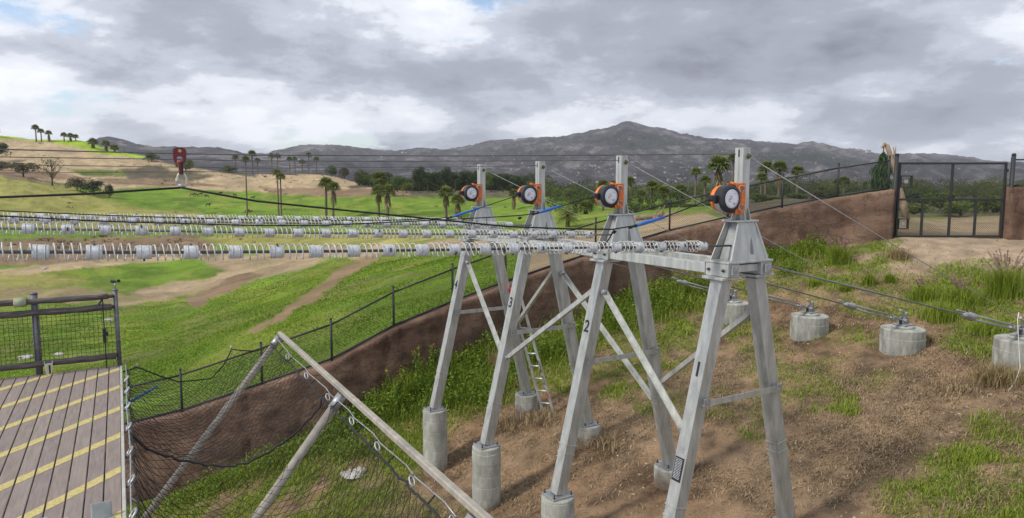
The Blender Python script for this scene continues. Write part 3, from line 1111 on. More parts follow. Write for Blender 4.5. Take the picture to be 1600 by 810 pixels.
def chain_fence(pts, name, label, posts_end=True, H=0.98, tip=0.14):
    root = empty(name, pts[0])
    O = Vector(pts[0])
    loc = [Vector(p) - O for p in pts]
    for p in loc:
        mb = MB().tube([p - Vector((0, 0, .12)), p + Vector((0, 0, H + tip))], 0.030, 10)
        mb.lathe([(0.034, H + tip - .005), (0.034, H + tip + .015), (0.02, H + tip + .03)], 10, Matrix.Translation(p))
        mb.build('post', FENCE, root)
    for a, b in zip(loc[:-1], loc[1:]):
        MB().tube([a + Vector((0, 0, H)), b + Vector((0, 0, H))], 0.024, 8).build('top_rail', FENCE, root)
        MB().tube([a + Vector((0, 0, 0.105)), b + Vector((0, 0, 0.105))], 0.028, 8).build('bottom_rail', FENCE, root)
        mb = MB()
        cross_wires(mb, a, b, 0.10, H - .01, 0.07, 0.0030)
        mb.build('wire_mesh', WIRE, root)
    return tag(root, label, 'fence')


fq, fs_ = resample(WP, 0.02)
FENCE_PX = [-250, -90, 50, 170, 285, 410, 519, 615, 707, 790, 866, 930, 988, 1046, 1137, 1222, 1308, 1388]
fpx = proj(fq[:, 0], fq[:, 1], fq[:, 2])[0]
fpts = []
for px in FENCE_PX:
    i = np.argmin(abs(fpx - px))
    fpts.append(Vector((fq[i, 0], fq[i, 1], fq[i, 2] - 0.015)))
chain_fence(fpts, 'chain_link_fence', 'long black chain-link fence along the top of the retaining wall', 'fence')
rp = [Vector((p[0], p[1], p[2] - .015)) for p in WR[:2]] + [Vector((WR[2][0], WR[2][1], WR[2][2] - .015))]
rp[0].x += 0.12
chain_fence(rp, 'chain_link_fence', 'short black chain-link fence on the wall right of the gate', H=0.92, tip=0.05)


def build_gate():
    zt = z_at(GATE_A[0], GATE_A[1], 254)
    zb = z_at(GATE_A[0], GATE_A[1], 371)
    H = zt - zb
    for p, px, label in ((GATE_A, 1394, 'tall black post carrying the latch side of the gate'), (GATE_B, 1572, 'tall black post at the hinge side of the gate, right edge')):
        x = (px - CX) / F * 21.75
        g = gz(x, 21.75)
        z2 = z_at(x, 21.75, 243)
        mb = MB().tube([(0, 0, -.3), (0, 0, z2 - g)], 0.06, 12)
        mb.lathe([(0.066, z2 - g - .01), (0.066, z2 - g + .03), (0.03, z2 - g + .06)], 12)
        o = mb.build('gate_post', FENCE)
        o.location = (x, 21.75 - .12 if px > 1500 else 21.7, g)
        tag(o, label, 'post')
    root = empty('chain_link_gate', (GATE_A[0], GATE_A[1], zb))
    x0, x1 = 0.02, GATE_B[0] - GATE_A[0] - 0.02
    zm = z_at(GATE_A[0], GATE_A[1], 312) - zb
    t = 0.032
    fr = MB()
    fr.box((x0, -t, 0), (x0 + 2 * t, t, H), .005).box((x1 - 2 * t, -t, 0), (x1, t, H), .005)
    fr.box((x0 + 2 * t, -t, H - 2 * t), (x1 - 2 * t, t, H), .005).box((x0 + 2 * t, -t, 0), (x1 - 2 * t, t, 2 * t), .005)
    fr.build('frame', FENCE, root)
    fx = lambda px: (px - CX) / F * 21.75 - GATE_A[0]
    MB().box((x0 + 2 * t, -t + .004, zm - t), (x1 - 2 * t, t - .004, zm + t), .004).build('middle_rail', FENCE, root)
    MB().box((fx(1483) - t, -t + .002, 2 * t), (fx(1483) + t, t - .002, zm - t), .004).box((fx(1483) - t, -t + .002, zm + t), (fx(1483) + t, t - .002, H - 2 * t), .004).build('upright', FENCE, root)
    for px in (1440, 1523):
        MB().box((fx(px) - t, -t + .002, 2 * t), (fx(px) + t, t - .002, zm - t), .004).build('upright', FENCE, root)
    for py, s in ((284, .19), (350, .17)):
        zc = z_at(GATE_A[0], GATE_A[1], py) - zb
        mb = MB()
        xa, w = x0 + 2 * t + .002, s
        mb.box((xa, -.05, zc - w), (xa + .03, .05, zc + w), .003).box((xa + 2 * w - .03, -.05, zc - w), (xa + 2 * w, .05, zc + w), .003)
        mb.box((xa + .03, -.05, zc + w - .03), (xa + 2 * w - .03, .05, zc + w), .003).box((xa + .03, -.05, zc - w), (xa + 2 * w - .03, .05, zc - w + .03), .003)
        b = mb.build('latch_box', FENCE, root)
        MB().box((xa + w - .05, -.03, zc - .06), (xa + w + .06, .03, zc + .05), .01).box((xa + .03, -.012, zc - .012), (xa + w - .05, .012, zc + .012)).build('padlock', GALV, b)
    for z in (0.25, H - .3):
        MB().box((x1 + .002, -.03, z), (x1 + .05, .03, z + .1), .006).build('hinge', FENCE, root)
    mb = MB()
    cross_wires(mb, (x0 + 2 * t, t * .2, 0), (x1 - 2 * t, t * .2, 0), 2 * t, H - 2 * t, 0.07, 0.0030)
    mb.build('wire_mesh', WIRE, root)
    tag(root, 'black chain-link gate with uprights in the lower half at the dirt track', 'gate')


build_gate()

# ------------------------------------------------------------------ towers
LZ = 3.86              # top of the legs
A0 = 0.304
TOPZ = 5.489


def leg_x(z, s):        # local x of the leg's axis at height z
    k = (z - 0.30) / (LZ - 0.30)
    return s * (A1 + (A0 - A1) * k)


def text_mesh(body, size, depth=0.001):
    cu = bpy.data.curves.new('lettering', 'FONT')
    cu.body = body
    cu.size = size
    cu.extrude = depth
    cu.offset = size * .018
    cu.align_x = 'CENTER'; cu.align_y = 'CENTER'
    ob = bpy.data.objects.new('lettering', cu)
    col.objects.link(ob)
    bpy.context.view_layer.update()
    dg = bpy.context.evaluated_depsgraph_get()
    me = bpy.data.meshes.new_from_object(ob.evaluated_get(dg))
    bpy.data.objects.remove(ob)
    return me


BLK_PAINT = mat('black_paint', (0.015, 0.015, 0.016), 0.6)
tower_label = ['nearest aluminium A-frame tower, marked 1, at the right', 'second aluminium A-frame tower from the right, marked 2',
               'third aluminium A-frame tower from the right, marked 3', 'farthest and leftmost aluminium A-frame tower']
num_z = [2.72, 2.84, 2.86, 2.90]


def build_tower(n):
    root = empty('a_frame_tower', (BASE[n][0], BASE[n][1], 0), ANG)
    LW = 0.185
    for s, nm in ((-1, 'front_leg'), (1, 'rear_leg')):
        a, b = (s * A1, 0, 0.296), (s * A0, 0, LZ)
        leg = MB().beam(a, b, LW, LW, up=(1, 0, 0), ch=0.008).build(nm, ALU, root)
        # a splice sleeve
        zs = 1.05 if s < 0 else 1.55
        d = Vector(b) - Vector(a); d.normalize()
        c = Vector((leg_x(zs, s), 0, zs))
        MB().beam(c - d * .012, c + d * .012, LW + .014, LW + .014, up=(1, 0, 0), ch=.002).build('sleeve_band', ALU, leg)
        MB().beam(c - d * .15, c - d * .12, LW + .010, LW + .010, up=(1, 0, 0), ch=.002).build('sleeve_band', ALU, leg)
        pl = MB().box((s * A1 - .19, -.17, .266), (s * A1 + .19, .17, .296), .004).build('foot_plate', GALV, root)
        for bx in (-.155, .155):
            for by in (-.135, .135):
                MB().lathe([(.018, .296), (.018, .318), (.011, .318), (.011, .355)], 6, Matrix.Translation((s * A1 + bx, by, 0)), False).build('bolt', STEEL_DARK, pl)
        MB().box((s * A0 - .17, -.17, LZ + .001), (s * A0 + .17, .17, LZ + .035), .004).build('leg_flange', ALU, root)
    # cross bar between the legs, on the near face
    zc = 2.35
    MB().angle((leg_x(zc, -1) - .02, -LW / 2 - .030, zc), (leg_x(zc, 1) + .02, -LW / 2 - .030, zc), .075, .010).build('cross_bar', ALU, root)
    for s in (-1, 1):
        MB().box((leg_x(zc, s) - .05, -LW / 2 - .078, zc - .055), (leg_x(zc, s) + .05, -LW / 2 - .068, zc + .065), .002).build('bracket_plate', GALV, root)
    # collar: two saddle blocks bridged by a plate
    z0, z1 = LZ + .036, 4.06
    for s in (-1, 1):
        xc = s * 0.295
        blk = MB().box((xc - .10, -.185, z0), (xc + .10, .185, z1), .006).build('saddle_block', ALU, root)
        for by in (-.12, .12):
            MB().lathe([(.02, 0), (.02, .02), (.012, .02), (.012, .04)], 6, Matrix.Translation((xc + s * .1, by, (z0 + z1) / 2)) @ Matrix.Rotation(s * math.pi / 2, 4, 'Y'), False).build('bolt', STEEL_DARK, blk)
        MB().box((xc - .05, -.215, z0 + .03), (xc + .06, -.186, z1 - .03), .004).build('clamp', GALV, blk)
    MB().box((-.205, -.14, z0 + .05), (.205, .14, z1 - .02), .004).build('bridge', ALU, root)
    MB().box((-.40, -.20, z1 + .001), (.40, .20, z1 + .03), .004).build('collar_plate', ALU, root)
    # pyramid: two trapezoid cheeks, back plate, recessed front
    zb, zt = z1 + .031, 4.565
    xb, xt, yb, yt = 0.335, 0.155, 0.170, 0.108
    th = 0.014
    for s in (-1, 1):
        poly = [(-xb, s * yb, zb), (xb, s * yb, zb), (xt, s * yt, zt), (-xt, s * yt, zt)]
        ck = MB().prism(poly, (0, 0, 0), (0, -s * th, 0)).build('cheek_plate', ALU, root)
        if s < 0:
            # dark plate painting the shade of a keyhole slot on the near cheek, edge ribs
            def on(x, z, o):
                k = (z - zb) / (zt - zb)
                return (x, -(yb + (yt - yb) * k) - o, z)
            zs = zb + .10
            pts = [(.032 * math.cos(t), zs + .032 * math.sin(t)) for t in [math.pi + k * math.pi / 8 for k in range(9)]] + [(.016, zs + .13), (0, zs + .19), (-.016, zs + .13)]
            MB().prism([on(x + .05, z, .0015) for x, z in pts], (0, 0, 0), (0, .001, 0)).build('keyhole_shade_plate', mat('slot_shade_grey', (.20, .205, .21), .6, .3), ck)
            for sx in (-1, 1):
                MB().beam(on(sx * (xb - .012), zb, .004), on(sx * (xt - .012), zt, .004), .03, .012, up=(0, 1, 0), ch=.002).build('edge_rib', ALU, ck)
    MB().prism([(xb - .005, -yb + .016, zb), (xb - .005, yb - .016, zb), (xt - .005, yt - .016, zt), (xt - .005, -yt + .016, zt)], (0, 0, 0), (-th, 0, 0)).build('back_plate', ALU, root)
    k = .5
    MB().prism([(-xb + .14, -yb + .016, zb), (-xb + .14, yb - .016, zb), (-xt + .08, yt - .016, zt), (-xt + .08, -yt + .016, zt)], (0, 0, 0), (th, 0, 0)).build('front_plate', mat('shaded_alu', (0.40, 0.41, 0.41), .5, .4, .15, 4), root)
    MB().box((-.185, -.135, zt + .001), (.185, .135, zt + .026), .004).build('top_flange', ALU, root)
    zf = zt + .027
    m = 0.066
    for dx, dy in ((1, 0), (-1, 0), (0, 1), (0, -1)):
        ext = .165 if dx else .122
        if dx:
            poly = [(dx * m, -.006, zf), (dx * ext, -.006, zf), (dx * (m + .015), -.006, zf + .14), (dx * m, -.006, zf + .15)]
            MB().prism(poly, (0, 0, 0), (0, .012, 0)).build('gusset', ALU, root)
        else:
            for gx in (-.045, .045):
                poly = [(gx, dy * m, zf), (gx, dy * ext, zf), (gx, dy * (m + .012), zf + .14), (gx, dy * m, zf + .15)]
                MB().prism(poly, (0, 0, 0), (.010, 0, 0)).build('gusset', ALU, root)
    # mast: two channels back to back with a slot between them
    ms = MB()
    ms.box((-m, -m, zf), (m, -.005, TOPZ), .004).box((-m, .005, zf), (m, m, TOPZ), .004).box((-.06, -.005, zf), (.06, .005, TOPZ - .01), 0)
    ms.build('mast', ALU, root)
    zc = z_at(*BASE[n], [241, 251, 259, 264][n])
    MB().box((-m - .004, -.010, zc - .035), (-m + .012, .010, zc + .05), 0).build('cable_slot', DARKHOLE, root)
    bolt = MB().lathe([(.030, 0), (.030, .012), (.018, .012), (.018, .04)], 10, Matrix.Translation((.018, -m, zc - .03)) @ Matrix.Rotation(math.pi / 2, 4, 'X'), False).build('sheave_bolt', STEEL_DARK, root)
    MB().lathe([(.04, 0), (.04, .008)], 14, Matrix.Translation((.018, -m - .001, zc - .03)) @ Matrix.Rotation(math.pi / 2, 4, 'X')).build('washer', YELB, bolt)
    MB().box((m, -.03, zc - .08), (m + .05, .03, zc + .02), .006).build('cable_clevis', GALV, root)
    # painted number on the line-side face of the front leg
    me = text_mesh(str(n + 1), .26)
    zz = num_z[n]
    d = Vector((A0 - A1, 0, LZ - .296)); d = Vector((-(A0 - A1) * -1, 0, LZ - .296)).normalized()
    lx = leg_x(zz, -1)
    axis = (Vector((-A0, 0, LZ)) - Vector((-A1, 0, .296))).normalized()
    nrm = Vector((-axis.z, 0, axis.x))
    M = Matrix((Vector((0, -1, 0)), axis, nrm)).transposed().to_4x4()
    M.translation = Vector((lx, 0, zz)) + nrm * (LW / 2 + .002)
    o = link('painted_number', me, BLK_PAINT, root)
    o.matrix_local = M
    if n == 0:
        # black rating plate with lines of white print
        M2 = M.copy(); z2 = 1.50
        M2.translation = Vector((leg_x(z2, -1), 0, z2)) + nrm * (LW / 2 + .0015)
        pl = MB().box((-.075, -.15, 0), (.075, .15, .002)).build('rating_plate', BLK_PAINT, root)
        pl.matrix_local = M2
        mb = MB()
        rr = random.Random(3)
        y = .125
        while y > -.13:
            x = -.06
            while x < .045:
                w = rr.uniform(.015, .05)
                mb.box((x, y - .0026, .003), (min(x + w, .05), y + .0026, .0036))
                x += w + .006
            y -= .0185
        mb.build('printed_line', WHITE, pl)
        M3 = M.copy(); z3 = 1.74
        M3.translation = Vector((leg_x(z3, -1), 0, z3)) + nrm * (LW / 2 + .0015)
        p2 = MB().box((-.03, -.04, 0), (.04, .03, .0015)).build('faint_sticker', GREYP, root)
        p2.matrix_local = M3
    tag(root, tower_label[n], 'tower', 'zip line towers in a row')
    return root


for n in range(4):
    build_tower(n)
    for s in (-1, 1):
        x, y = feet[n, s]
        g = gz(x, y)
        h = FOOT_Z - g
        r = 0.262
        prof = [(r, -.35)]
        k = 0
        z = -.35
        while z < h - .05:
            z2 = min(z + .21, h - .015)
            rr = r + random.uniform(-.004, .004)
            prof += [(rr - .006, z), (rr, z + .007), (rr, z + .007), (rr, z2 - .007), (rr, z2 - .007), (rr - .006, z2), (rr - .006, z2)]
            z = z2
        prof += [(r - .006, h - .012), (r - .016, h)]
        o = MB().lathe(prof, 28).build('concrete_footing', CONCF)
        o.location = (x, y, g)
        o.rotation_euler.z = n * 1.3 + s
        side = 'front' if s < 0 else 'rear'
        lb = {(0, -1): 'concrete footing under the front leg of the nearest tower, marked 1', (0, 1): 'concrete footing under the rear leg of the nearest tower, marked 1',
              (1, -1): 'tall concrete footing under the front leg of tower marked 2', (1, 1): 'low concrete footing seen between the legs of tower 1, rear leg of tower 2',
              (2, -1): 'tall ringed concrete footing under the front leg of tower marked 3', (2, 1): 'low concrete footing under the rear leg of tower 3, between ladder and tower 2',
              (3, -1): 'tall concrete footing under the front leg of the farthest tower', (3, 1): 'low concrete footing behind the ladder, rear leg of the farthest tower'}[n, s]
        tag(o, lb, 'footing', 'concrete footings of the towers')


def loc2w(n, x, y, z):
    p = BASE[n] + W2 * x + U2 * y
    return Vector((p[0], p[1], z))


bays = ['between towers 1 and 2', 'between towers 2 and 3', 'between tower 3 and the farthest tower']
for n in range(3):
    for s in (-1, 1):
        a, b = loc2w(n, s * .315, .187, 3.98), loc2w(n, s * .315, SP - .187, 3.98)
        root = empty('tie_beam', a, ANG)
        Ln = (b - a).length
        MB().box((-.06, 0.012, -.065), (.06, Ln - .012, .065), .006).build('beam', ALU, root)
        for yy in (0, Ln - .012):
            MB().box((-.085, yy, -.08), (.085, yy + .012, .08), .002).build('end_plate', GALV, root)
        tag(root, ('front' if s < 0 else 'rear') + ' horizontal aluminium tie beam ' + bays[n], 'beam', 'tie beams between the towers')


def brace(n_up, n_lo, s, zu, zl, label):
    fx = lambda z: leg_x(z, s)
    su, sl = (1 if n_lo > n_up else -1), (-1 if n_lo > n_up else 1)
    a = loc2w(n_up, fx(zu), su * .125, zu)
    b = loc2w(n_lo, fx(zl), sl * .125, zl)
    root = empty('diagonal_brace', b)
    d = a - b
    MB().angle(d * .02, d * .98, .070, .012, up=(0, 0, 1)).build('bar', ALU, root)
    for p in (Vector(), d):
        q = p - d.normalized() * (.0 if p.length < .01 else .02)
        MB().tube([q - Vector((*W2, 0)) * .05, q + Vector((*W2, 0)) * .05], .035, 8).build('pin', GALV, root)
    tag(root, label, 'brace', 'diagonal braces between the towers')


brace(1, 0, -1, 3.42, 1.95, 'long diagonal brace from upper front leg of tower 2 down to tower 1')
brace(1, 2, -1, 3.40, 1.90, 'diagonal brace from upper front leg of tower 2 down to tower 3')
brace(3, 2, -1, 3.42, 1.95, 'diagonal brace from upper front leg of the farthest tower down to tower 3')
brace(0, 1, 1, 3.36, 1.80, 'diagonal brace from upper rear leg of tower 1 down to tower 2')
brace(2, 1, 1, 3.40, 1.40, 'long diagonal brace from upper rear leg of tower 3 down to tower 2')
brace(2, 3, 1, 3.42, 1.9, 'diagonal brace from upper rear leg of tower 3 down to the farthest tower')


# ------------------------------------------------------------------ brake drums on the masts
def build_drum():
    root = empty('brake_drum', (0, 0, 0), ANG)
    c = Vector((-.285, 0, 0))
    MX_ = Matrix.Translation(c) @ Matrix.Rotation(math.pi / 2, 4, 'X')        # lathe z -> -y (towards the camera)
    MB().lathe([(.150, -.03), (.168, -.02), (.168, .055), (.168, .055), (.172, .06), (.172, .085), (.172, .085), (.160, .10), (.142, .112), (.122, .112), (.122, .112), (.118, .106), (.05, .106)], 36, MX_).build('drum_casing', BLACK, root)
    MB().lathe([(.120, -.115), (.155, -.105), (.166, -.075), (.166, -.075), (.166, -.031), (.160, -.031)], 36, MX_).build('rear_casing', ORANGE, root)
    fd = MB().lathe([(.116, .1075), (.116, .1105), (.09, .1115)], 36, MX_).build('face_disc', WHITE, root)
    # orange emblem, two curls, and fine grey print around
    def flat(pts, w, z, nm, m):
        mb = MB()
        for a, b in zip(pts[:-1], pts[1:]):
            a, b = Vector(a), Vector(b)
            t = (b - a).normalized(); nn = Vector((-t.y, t.x)) * w / 2
            e = t * w * .3
            q = [a - e + nn, a - e - nn, b + e - nn, b + e + nn]
            mb.add([MX_ @ Vector((p.x, p.y, z)) for p in q], [(0, 1, 2, 3)])
        return mb.build(nm, m, fd)
    cur = [(-.018 + .019 * math.cos(t), .016 + .019 * math.sin(t)) for t in [R(-130 + 24 * k) for k in range(14)]]
    cur2 = [(-.038 + .017 * math.cos(t), -.016 + .017 * math.sin(t)) for t in [R(60 + 22 * k) for k in range(13)]]
    flat(cur, .008, .1122, 'emblem', ORANGE)
    flat(cur2, .008, .1122, 'emblem', ORANGE)
    flat([(-.028, .006), (-.020, -.012)], .010, .1122, 'emblem', ORANGE)
    rr = random.Random(5)
    for k in range(22):
        t = R(k * 16.4)
        p = Vector((.099 * math.cos(t), .099 * math.sin(t)))
        q = p + Vector((-math.sin(t), math.cos(t))) * rr.uniform(.008, .02)
        flat([p, q], .006, .1120, 'print_mark', GREYP)
    for y, xa, xb in ((-.05, .0, .06), (-.068, .01, .05), (.06, .02, .07)):
        flat([(xa, y), (xb, y)], .006, .1121, 'print_mark', GREYP)
    MB().lathe([(.012, .112), (.012, .118)], 10, Matrix.Translation((.04, 0, -.06)) @ MX_).build('screw', GREYP, fd)
    # pale lower shell and rope inlet
    mb = MB()
    n = 12
    for k in range(n):
        t0, t1 = R(200 + k * 9), R(200 + (k + 1) * 9)
        for ra, rb in ((.176, .176),):
            vs = [MX_ @ Vector((ra * math.cos(t), ra * math.sin(t), z)) for t in (t0, t1) for z in (-.025, .05)]
            vs += [MX_ @ Vector((.169 * math.cos(t), .169 * math.sin(t), z)) for t in (t0, t1) for z in (-.025, .05)]
            mb.add(vs, [(0, 1, 3, 2), (4, 6, 7, 5), (0, 4, 5, 1), (2, 3, 7, 6), (0, 2, 6, 4), (1, 5, 7, 3)])
    mb.build('lower_shell', PALEH, root)
    MB().box((c.x - .235, -.045, -.035), (c.x - .150, .055, .045), .008).box((c.x - .25, -.03, -.02), (c.x - .235, .04, .03), .002).build('rope_inlet', BLACK, root)
    # orange bracket: back plate against the mast, two arms
    bk = MB().box((-.098, -.085, -.19), (-.068, .085, .19), .004).box((-.19, -.085, -.19), (-.098, -.075, .19), .003).box((-.098, -.0875, -.19), (-.025, -.0855, .19), .0005).box((-.17, .075, -.19), (-.098, .085, .19), .003)
    bk.build('mast_bracket', ORANGE, root)
    for z, sgn in ((.115, 1), (-.115, -1)):
        pts = [(-.105 + .045 * math.cos(t) - .0, -.10 - .012 * math.sin(t * 2), z + .045 * math.sin(t)) for t in [k * 2 * math.pi / 18 for k in range(18)]]
        MB().tube(pts, .008, 6, closed=True).build('ring_clip', GALV, root)
    MB().tube([(c.x + .07, -.09, .165), (c.x + .03, -.06, .20), (c.x + .10, -.06, .185), (-.12, -.086, .15), (-.10, -.088, .165)], .014, 6).build('lanyard', ORANGE, root)
    MB().tube([(c.x + .06, -.02, .16), (-.10, -.02, .17)], .016, 8).tube([(c.x + .06, -.02, -.15), (-.10, -.02, -.16)], .016, 8).tube([(c.x + .1, .04, 0), (-.10, .04, 0)], .05, 10).build('stub_arm', BLACK, root)
    return root


def copy_tree(o, parent=None):
    c = o.copy()
    col.objects.link(c)
    if parent is not None:
        c.parent = parent
    for ch in list(o.children):
        copy_tree(ch, c)
    return c


drum0 = build_drum()
for n in range(4):
    d = drum0 if n == 0 else copy_tree(drum0)
    d.location = (BASE[n][0], BASE[n][1], z_at(*BASE[n], [310.5, 306.5, 304, 302][n]))
    tag(d, ['orange and black brake drum on the mast of the nearest tower, marked 1', 'orange and black brake drum second from the right, left of the mast of tower 2',
            'orange and black brake drum third from the right, left of the mast of tower 3', 'smallest orange and black brake drum, on the farthest tower'][n], 'brake drum', 'brake drums on the tower masts')

# ------------------------------------------------------------------ spring stacks, cables and ropes of the four lines
STACK = [[(-260, 391), (0, 394), (300, 394.5), (500, 393), (700, 390.5), (850, 388), (1102, 385), (1146, 384)],
         [(-260, 352), (0, 357), (200, 360), (400, 363.5), (700, 366), (925, 367), (966, 367)],
         [(-260, 338), (0, 343), (400, 348.5), (800, 352), (840, 352)],
         [(-260, 336), (0, 338.5), (400, 342), (720, 345), (748, 345)]]
STACK_END = [1102, 925, 800, 720]
ZIP = [[(-260, 228), (0, 233.5), (281, 240.5), (400, 242.5), (700, 244), (900, 243), (1150, 241)],
       [(-260, 241), (0, 245.5), (281, 249.5), (400, 251.5), (600, 252.5), (966, 251)],
       [(-260, 254), (0, 257.5), (400, 263), (700, 261), (841, 259)],
       [(-260, 268), (0, 270.5), (400, 268), (749, 264)]]
ord_ = ['nearest', 'second', 'third', 'farthest']


def smooth_line(pts, n=60):
    pts = np.array([tuple(p) for p in pts])
    d = np.r_[0, np.cumsum(np.linalg.norm(np.diff(pts, axis=0), axis=1))]
    s = np.linspace(0, d[-1], n)
    lin = np.stack([np.interp(s, d, pts[:, k]) for k in range(3)], 1)
    for _ in range(3):
        lin[1:-1] = (lin[:-2] + 2 * lin[1:-1] + lin[2:]) / 4
    return lin, s, d[-1]


spool_prof = [(.030, 0), (.052, .001), (.055, .006), (.055, .022), (.055, .022), (.051, .024), (.051, .030), (.051, .030), (.054, .032), (.054, .075), (.054, .075), (.050, .077), (.050, .084), (.050, .084), (.054, .086), (.054, .102), (.05, .108), (.028, .109)]
SPOOL_ME = MB().lathe(spool_prof, 18).mesh('spool')
SPOOL_ME.materials.append(SPOOL)
WRAP_ME = MB()
for z in (.027, .0805):
    WRAP_ME.tube([(.055 * math.cos(k * math.pi / 9), .055 * math.sin(k * math.pi / 9), z) for k in range(18)], .0045, 5, closed=True)
WRAP_ME = WRAP_ME.mesh('wire_wrap'); WRAP_ME.materials.append(SPRING)
BOLT_ME = MB()
BOLT_ME.tube([(.05, -.012, .054), (.068, -.012, .054)], .007, 6).tube([(.05, .012, .054), (.068, .012, .054)], .007, 6).box((.056, -.02, .046), (.062, .02, .062), .001)
BOLT_ME = BOLT_ME.mesh('clamp_bolt'); BOLT_ME.materials.append(STEEL_DARK)


def helix_mesh(gap, turns):
    pts = []
    n = int(turns * 14)
    for k in range(n + 1):
        t = k / n
        r_ = .066 if .06 < t < .94 else .058
        pts.append((r_ * math.cos(t * turns * 2 * math.pi), r_ * math.sin(t * turns * 2 * math.pi), t * gap))
    me = MB().tube(pts, .0052, 5).mesh('spring_coil')
    me.materials.append(SPRING)
    return me


PITCH, SPL = 0.333, .109
HEL = helix_mesh(PITCH - SPL - .004, 4)
for n in range(4):
    pts = [P_line(px, py, n) for px, py in STACK[n]]
    lin, s, Ln = smooth_line(pts, 90)
    endp = P_line(STACK_END[n], np.interp(STACK_END[n], [q[0] for q in STACK[n]], [q[1] for q in STACK[n]]), n)
    end_s = Ln - np.linalg.norm(endp - pts[-1])
    O = Vector(lin[0])
    root = empty('spring_stack', O)
    MB().tube([Vector(p) - O for p in lin], .013, 8).build('core_cable', CABLE if n else STEEL_DARK, root)
    at = lambda q: Vector([np.interp(q, s, lin[:, k]) for k in range(3)])
    q = end_s - SPL
    k = 0
    while q > 0.2:
        a, b = at(q), at(q + SPL)
        zx = (b - a).normalized()
        qt = zx.to_track_quat('Z', 'Y')
        o = link('spool', SPOOL_ME, None, root)
        o.location = a - O
        spin = random.uniform(0, 6.28)
        o.rotation_euler = (qt @ Matrix.Rotation(spin, 3, 'Z').to_quaternion()).to_euler()
        link('wire_wrap', WRAP_ME, None, o)
        if k % 2 == 0 or random.random() < .5:
            link('clamp_bolt', BOLT_ME, None, o)
        h = link('spring_coil', HEL, None, root)
        h.location = at(q - (PITCH - SPL) + .002) - O
        h.rotation_euler = (qt @ Matrix.Rotation(random.uniform(0, 6.28), 3, 'Z').to_quaternion()).to_euler()
        q -= PITCH
        k += 1
    tag(root, ['largest spring stack with grey spools, nearest line, ending at tower 1', 'second nearest stack of springs and spools, ending at tower 2',
               'third stack of springs and spools, ending at tower 3', 'farthest and smallest spring stack, ending at the last tower'][n], 'spring stack', 'spring stacks on the brake lines')
    pts = [P_line(px, py, n) for px, py in ZIP[n]]
    lin, s, Ln = smooth_line(pts, 60)
    O = Vector(lin[0])
    o = MB().tube([Vector(p) - O for p in lin], .0048, 6).build('zip_cable', ZIPC)
    o.location = O
    tag(o, ['topmost dark zip cable, carrying the red trolley to tower 1', 'second zip cable from the top, running to tower 2',
            'third zip cable from the top, running to tower 3', 'lowest zip cable, running to the farthest tower'][n], 'cable', 'zip cables')

ROPES = [('black rope from left edge up to the carabiner under the red trolley', 0, [(-200, 314), (0, 308.5), (140, 303), (282, 293.5)], None),
         ('black rope from the red trolley across to the drum of tower 1', 0, [(283, 293.5), (400, 314.5), (550, 330), (700, 345), (790, 354), (880, 357.5), (955, 358.5), (995, 352), (1035, 340), (1108, 312)], (993, 1036)),
         ('black rope with blue sleeve in front of tower 3, running to tower 2', 1, [(-150, 330), (0, 337.5), (175, 346.5), (400, 352.5), (500, 352.5), (640, 346), (760, 340), (815, 336.5), (840, 332.5), (876, 322), (926, 308)], (841, 876)),
         ('black rope with blue sleeve in front of the farthest tower, running to tower 3', 2, [(-150, 322), (0, 329.5), (175, 337), (400, 344), (600, 345), (690, 341), (704, 339.5), (750, 325), (804, 307)], (706, 748))]
for label, n, px, blue in ROPES:
    p3 = [P_line(a, b, n) - np.array([*(U2 * .02), 0]) for a, b in px]
    O = Vector(p3[0])
    root = empty('brake_rope', O)
    MB().tube([Vector(p) - O for p in p3], .0085 if n == 0 else .0075, 6).build('rope', ROPE, root)
    if blue:
        ys = np.interp(blue, [a for a, b in px], [b for a, b in px])
        a, b = (Vector(P_line(blue[i], ys[i], n) - np.array([*(U2 * .02), 0])) - O for i in (0, 1))
        m = (a + b) / 2
        MB().tube([a, a * .8 + b * .2, m, b], [.018, .022, .021, .017], 8).build('blue_sleeve', BLUE, root)
        t = (b - a).normalized()
        MB().tube([a - t * .12, a - t * .10, a - t * .05, a - t * .02, a], [.01, .02, .012, .02, .012], 8).build('splice_knot', ROPE, root)
        MB().tube([a - t * .36, a - t * .33, a - t * .30], [.01, .022, .01], 8).build('splice_knot', ROPE, root)
    tag(root, label, 'rope')
# tail of the first rope hanging to the tower
p = [Vector(P_line(a, b, 0) - np.array([*(U2 * .03), 0])) for a, b in [(957, 359), (950, 372), (941, 384), (938, 389)]]
o = MB().tube([q - p[0] for q in p], .008, 6).build('rope_tail', ROPE)
o.location = p[0]
tag(o, 'short black rope tail hanging from the knot in front of tower 2', 'rope')


